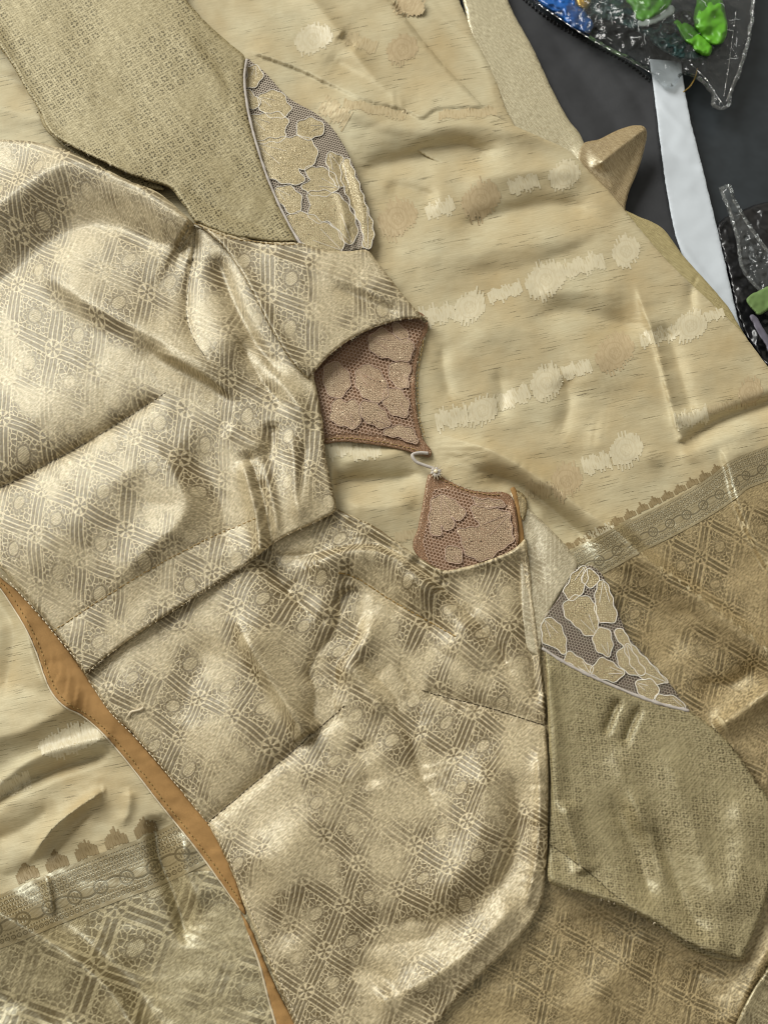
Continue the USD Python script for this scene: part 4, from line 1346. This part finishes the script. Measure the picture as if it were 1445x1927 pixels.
ls = [(1024, 1222, 1), (1060, 1246), (1110, 1272), (1160, 1294), (1215, 1316), (1260, 1330), (1292, 1337), (1335, 1365), (1372, 1400), (1410, 1452), (1450, 1512), (1468, 1570), (1456, 1640), (1434, 1715), (1412, 1770), (1395, 1806, 1), (1340, 1792), (1290, 1772), (1240, 1740), (1185, 1712), (1120, 1690), (1070, 1676), (1034, 1662), (1030, 1640, 1), (1034, 1560), (1036, 1480), (1033, 1400), (1030, 1330), (1028, 1270)]
uv_ls = lattice((1100, 1500), (2, 17), (20, 3), 6, 108)
v, f, uv = sheet(ls, h_ls, 3.4, 5.0, 6.0, 1.0, uv_ls, 1.0)
put('sleeve', v, f, M['sleeve_soft'], blouse, uv)
v, f = cord([(1020, 1220), (1060, 1246), (1110, 1272), (1160, 1294), (1215, 1316), (1260, 1330), (1296, 1338)], lambda P: np.maximum(h_ls(P), h_l2(P)) - 2, 3.0, 0)
put('piping', v, f, M['piping'], blouse)
v, f = stitches([(1034, 1589), (1075, 1618), (1116, 1649), (1150, 1680), (1185, 1706)], h_ls, 0.8, 5, 3, 0.3)
tag(put('stitching', v, f, M['dark_thread'], blouse), kind='stuff')
# inner layer of the sleeve hem, seen in the gap below the edge
v, f, uv = sheet([(1150, 1700, 1), (1200, 1722), (1260, 1762), (1300, 1790), (1360, 1808), (1400, 1806), (1390, 1780), (1260, 1720)], lambda P: h_saree(P) + 10, 3.0, 3.0, 4.0, 1.0, uv_ls)
put('sleeve_lining', v, f, M['sleeve'], blouse, uv)
v, f, uv = sheet([(70, 205, 1), (84, 240), (110, 268), (150, 298), (190, 318), (250, 345), (310, 356), (260, 320), (140, 250)], lambda P: 27 + wrinkles(P, 4, 30, 111), 3.0, 3.0, 4.0, 1.0, uv_sl)
put('sleeve_lining', v, f, M['sleeve'], blouse, uv)

# frayed fibres along the cut and folded edges


def fray(parent, pts, hf, n, seed, mat='pale', size=9.0, side=1):
    r = np.random.default_rng(seed)
    q = spline(pts, 2.0)
    g = np.gradient(q, axis=0)
    g /= np.linalg.norm(g, axis=1, keepdims=True) + 1e-9
    out = []
    for k in r.integers(2, len(q) - 2, n):
        a = r.uniform(-0.9, 0.9)
        t, nn = g[k], np.array([-g[k][1], g[k][0]]) * side
        L = size * r.uniform(0.3, 1.0)
        d = nn * math.cos(a) + t * math.sin(a)
        c = q[k] - nn * 2 + np.outer([0, 0.5, 1.0], d) * L + np.outer([0, 1, 0], t) * r.uniform(-2, 2)
        z = hf(c[:1])[0] - 2 + np.array([0, 1.5, r.uniform(-3, 2)])
        out.append(tube(lift(c, z), np.array([0.5, 0.45, 0.25]) * S, 4))
    v, f = join(out)
    tag(put('loose_fibres', v, f, M[mat], parent), kind='stuff')


fray(blouse, [(4, 95), (25, 125), (50, 170), (72, 205), (98, 252), (190, 302), (300, 346)], h_sl, 30, 1, size=6)
fray(blouse, [(1034, 1662), (1120, 1690), (1185, 1712), (1290, 1772), (1388, 1803)], h_ls, 22, 2, side=1, size=6)
fray(blouse, [(580, 714), (620, 668), (700, 618), (765, 600), (806, 604)], h_sh, 40, 3, side=1, size=6)
fray(blouse, [(632, 958), (600, 980), (530, 1013), (450, 1072), (330, 1148), (230, 1214), (160, 1270)], h_up, 70, 4, side=-1, size=6)
fray(tab1, [(803, 625), (786, 680), (783, 755), (797, 828)], h_t1, 40, 5, side=-1, size=6)
fray(tab2, [(822, 892), (880, 920), (945, 926)], h_t2, 40, 6, side=-1, size=7)
fray(blouse, [(1292, 1337), (1335, 1365), (1372, 1400), (1410, 1452), (1445, 1506)], h_ls, 30, 7, 'dark_thread', side=-1, size=6)

# ================================================================== WHAT LIES BEYOND
FL = -70.0
P = np.array([(-900, -900), (2600, -900), (2600, 2900), (-900, 2900)], float)
v = lift(P, FL)
tag(put('floor', v, np.array([[0, 2, 1], [0, 3, 2]]), M['floor'], None, smooth=False), kind='structure')

Gr = Relief()
Gr.ridge([(1010, 30), (1080, 130), (1180, 270), (1230, 380)], -14, 30, 34)
Gr.ridge([(1050, 20), (1140, 120), (1210, 220)], 9, 24, 26)
Gr.ridge([(1100, 60), (1190, 180), (1240, 260)], -8, 14, 20)
Gr.ridge([(1020, 120), (1090, 220), (1150, 300)], 8, 30, 30)


def h_gr(P):
    return -46 + Gr(P) + wrinkles(P, 6, 60, 121)


grey = thing('grey_cloth', 'dark charcoal cloth with a zigzag edge, beside the saree', 'cloth')
v, f, uv = sheet([(860, -260, 1), (960, -160), (985, -10), (1040, 35), (1110, 75), (1180, 112), (1225, 146), (1236, 170, 1), (1242, 250), (1254, 340), (1270, 420), (1300, 480), (1420, 620, 1), (1300, 650), (1000, 400)], h_gr, 5.0, 4.0, 5.0, 1.0, None, 1.0)
put('cloth', v, f, M['charcoal'], grey)
q = spline([(975, -20), (985, -10), (1040, 35), (1110, 75), (1180, 112), (1226, 148)], 1.0)
qq = q[::4] + np.where(np.arange(len(q[::4])) % 2, 7.0, 1.0)[:, None] * np.array([-0.5, 0.87])
v, f = tube(lift(qq, h_gr(qq) + 1.5), 1.5 * S, 5)
put('zigzag_stitching', v, f, M['black'], grey)


Wf = Relief()
Wf.ridge([(1235, 180), (1265, 220), (1300, 250)], 3, 5, 6)
Wf.ridge([(1240, 260), (1280, 300), (1320, 320)], -3, 8, 8)
Wf.ridge([(1270, 440), (1310, 500), (1360, 560)], 3, 5, 7)


def h_wh(P):
    return -38 + wrinkles(P, 9, 70, 131) + Wf(P)


white = thing('white_strip', 'flat bluish white strip running past the charcoal cloth', 'strip')
v, f, uv = sheet([(1222, 110, 1), (1281, 115, 1), (1287, 160), (1300, 230), (1318, 300), (1336, 375), (1352, 440), (1368, 510), (1386, 590), (1400, 640, 1), (1340, 560), (1290, 490), (1275, 455), (1258, 380), (1245, 290), (1234, 200)], h_wh, 5.0, 2.0, 2.0, 0.6, None, 0.8)
put('strip', v, f, M['white'], white)

# clear bag with bright bundles
bag_c = np.array([1240.0, 20.0])


def crumple(P, base, amp, size, seed, dome=None):
    n = fbm(np.c_[P / size, np.full(len(P), 0.3)], 4, seed)
    r = 1 - np.abs(2 * fbm(np.c_[P / (size * 0.8), np.full(len(P), 4.3)], 3, seed + 9) - 1) * 2
    z = base + amp * (n - 0.5) + amp * 0.7 * r
    if dome:
        cx, cy, rx, ry, h = dome
        z = z + h * np.exp(-(((P[:, 0] - cx) / rx) ** 2 + ((P[:, 1] - cy) / ry) ** 2))
    return z


def bundle(name, label, cat, mat, outline, base, amp, size, seed, dome=None, edge=8.0):
    v, f, uv = sheet(outline, lambda P: crumple(P, base, amp, size, seed, dome), 3.0, 8.0, edge, 1.0, None, 1.5, seed=seed)
    p = put(name, v, f, M[mat])
    return tag(p, label=label, category=cat)


bundle('cloth_bundle', 'crumpled bright blue cloth inside the clear bag', 'cloth', 'blue', [(1005, -60), (1070, -50), (1090, -10), (1102, 20), (1116, 45), (1108, 60), (1085, 56), (1060, 38), (1038, 22), (1012, 0)], -18, 14, 22, 201, (1050, -10, 50, 40, 12))
bundle('gold_braid', 'small piece of gold braid between blue and teal cloth in the clear bag', 'braid', 'gold', [(1075, -40), (1105, -40), (1112, -5), (1104, 18), (1092, 14), (1082, 0)], -4, 8, 12, 202)
bundle('cloth_bundle', 'dark teal shiny cloth inside the clear bag, below the green bundles', 'cloth', 'teal', [(1105, -60), (1180, -50), (1250, 0), (1300, 40), (1330, 90), (1310, 112), (1280, 110), (1240, 90), (1200, 60), (1150, 40), (1110, 30)], -24, 22, 20, 203, (1240, 60, 60, 40, 10))
bundle('cloth_bundle', 'left green cloth bundle at the top of the clear bag', 'cloth', 'green', [(1165, -70), (1230, -70), (1262, -20), (1262, 10), (1240, 26), (1215, 40), (1200, 38), (1190, 15), (1170, -10)], -4, 16, 40, 204, (1215, -10, 40, 40, 14))
bundle('cloth_bundle', 'largest green cloth bundle, at the right side of the clear bag', 'cloth', 'green', [(1305, -60), (1345, -60), (1362, 10), (1368, 55), (1360, 78), (1345, 84), (1320, 68), (1305, 40), (1310, 0)], -4, 16, 40, 205, (1338, 20, 30, 60, 16))
bundle('cloth_bundle', 'narrow green leaf-shaped cloth low in the clear bag', 'cloth', 'green', [(1268, 38), (1290, 40), (1318, 62), (1340, 88), (1334, 104), (1322, 104), (1300, 86), (1280, 64)], -2, 10, 22, 206)
bundle('card', 'pale grey card edge under the left green bundle in the clear bag', 'card', 'grey', [(1202, 36), (1262, 8), (1270, 16), (1266, 26), (1212, 50), (1200, 48)], 4, 3, 40, 207, None, 3.0)
bundle('cloth_bundle', 'small black shiny cloth between the green bundles in the clear bag', 'cloth', 'black', [(1225, 50), (1262, 24), (1300, 20), (1310, 50), (1275, 62), (1240, 64)], -10, 14, 14, 208)

bag = thing('plastic_bag', 'clear crinkled plastic bag of green, blue and teal cloths', 'bag')


def h_bag(P):
    return crumple(P, -22, 11, 40, 221, (1240, 0, 150, 80, 52))


bag_out = [(960, -120, 1), (985, -30), (1004, 2), (1050, 34), (1110, 74), (1180, 112), (1228, 140), (1245, 162), (1268, 160), (1285, 140), (1312, 150), (1338, 178), (1338, 196), (1352, 206), (1372, 200), (1378, 176), (1400, 118), (1416, 50), (1422, -20), (1430, -140, 1)]
BAG = Polygon(spline(bag_out, 4.0, True)).buffer(-12)
v, f, uv = sheet(bag_out, h_bag, 3.2, 1.0, 14.0, 1.6, None, 2.0)
put('film', v, f, M['film'], bag)
for k, pts in enumerate(([(1420, -10), (1412, 50), (1396, 110), (1376, 165), (1366, 190)], [(1228, 138), (1180, 110), (1110, 72), (1050, 32), (1004, 0)], [(1300, 120), (1330, 150), (1350, 180), (1360, 196)], [(1385, 20), (1378, 70), (1370, 130), (1362, 180)])):
    q = spline(pts, 3)
    v, f = tube(lift(q, h_bag(q) + 1 + 2 * np.sin(np.arange(len(q)) * 0.9)), 0.8 * S, 5)
    put('film_fold', v, f, M['film_dull'], bag)
r8 = np.random.default_rng(77)
parts = []
for k in range(46):
    a0 = r8.uniform(0, math.pi)
    c0_ = np.array([r8.uniform(1060, 1400), r8.uniform(-20, 150)])
    L0 = r8.uniform(6, 26)
    q = c0_ + np.outer(np.linspace(-0.5, 0.5, 6), (math.cos(a0), math.sin(a0))) * L0 + r8.uniform(-1.5, 1.5, (6, 2))
    if not shapely.contains_xy(BAG, q[:, 0], q[:, 1]).all():
        continue
    parts.append(tube(lift(q, h_bag(q) + 0.6), r8.uniform(0.25, 0.8) * S * np.array([0.3, 1, 1, 1, 1, 0.3]), 4))
v, f = join(parts)
tag(put('film_crinkles', v, f, M['crinkle'], bag), kind='stuff')
q = spline([(1312, 128), (1308, 145), (1298, 162), (1286, 172)], 2)
v, f = tube(lift(q, -30), 1.6 * S, 6)
tag(put('thread', v, f, M['gold']), label='short curved orange thread beside the white strip, below the clear bag', category='thread')

# lower bag in the corner, with a pale green piece and a mauve strip
bundle('cloth_bundle', 'black glossy bundle right of the white strip, in the dark corner', 'cloth', 'black', [(1352, 420), (1385, 400), (1440, 380), (1600, 380), (1600, 760), (1480, 720), (1420, 660), (1390, 600), (1372, 520)], -44, 14, 40, 231)
bundle('cloth_bundle', 'pale green leaf-like cloth by the edge of the photo, over the black bundle', 'cloth', 'leaf', [(1404, 562), (1425, 548), (1450, 538), (1480, 560), (1450, 580), (1428, 592), (1418, 585)], -12, 8, 40, 232, None, 4.0)
bundle('strip', 'narrow mauve strip low at the photo edge, beside the saree', 'strip', 'mauve', [(1410, 593), (1418, 592), (1436, 616), (1462, 660), (1500, 720), (1480, 720), (1440, 650)], -14, 3, 40, 233, None, 2.0)
bag2 = thing('plastic_bag', 'twisted end of a dull clear bag lying beside the white strip', 'bag')
v, f, uv = sheet([(1352, 352, 1), (1372, 345), (1385, 375), (1405, 410), (1432, 450), (1480, 520), (1480, 600), (1440, 560), (1410, 530), (1392, 500), (1384, 450), (1370, 400)], lambda P: crumple(P, -20, 14, 18, 241), 3.0, 1.0, 6.0, 1.2, None, 1.5)
put('film', v, f, M['film_dull'], bag2)
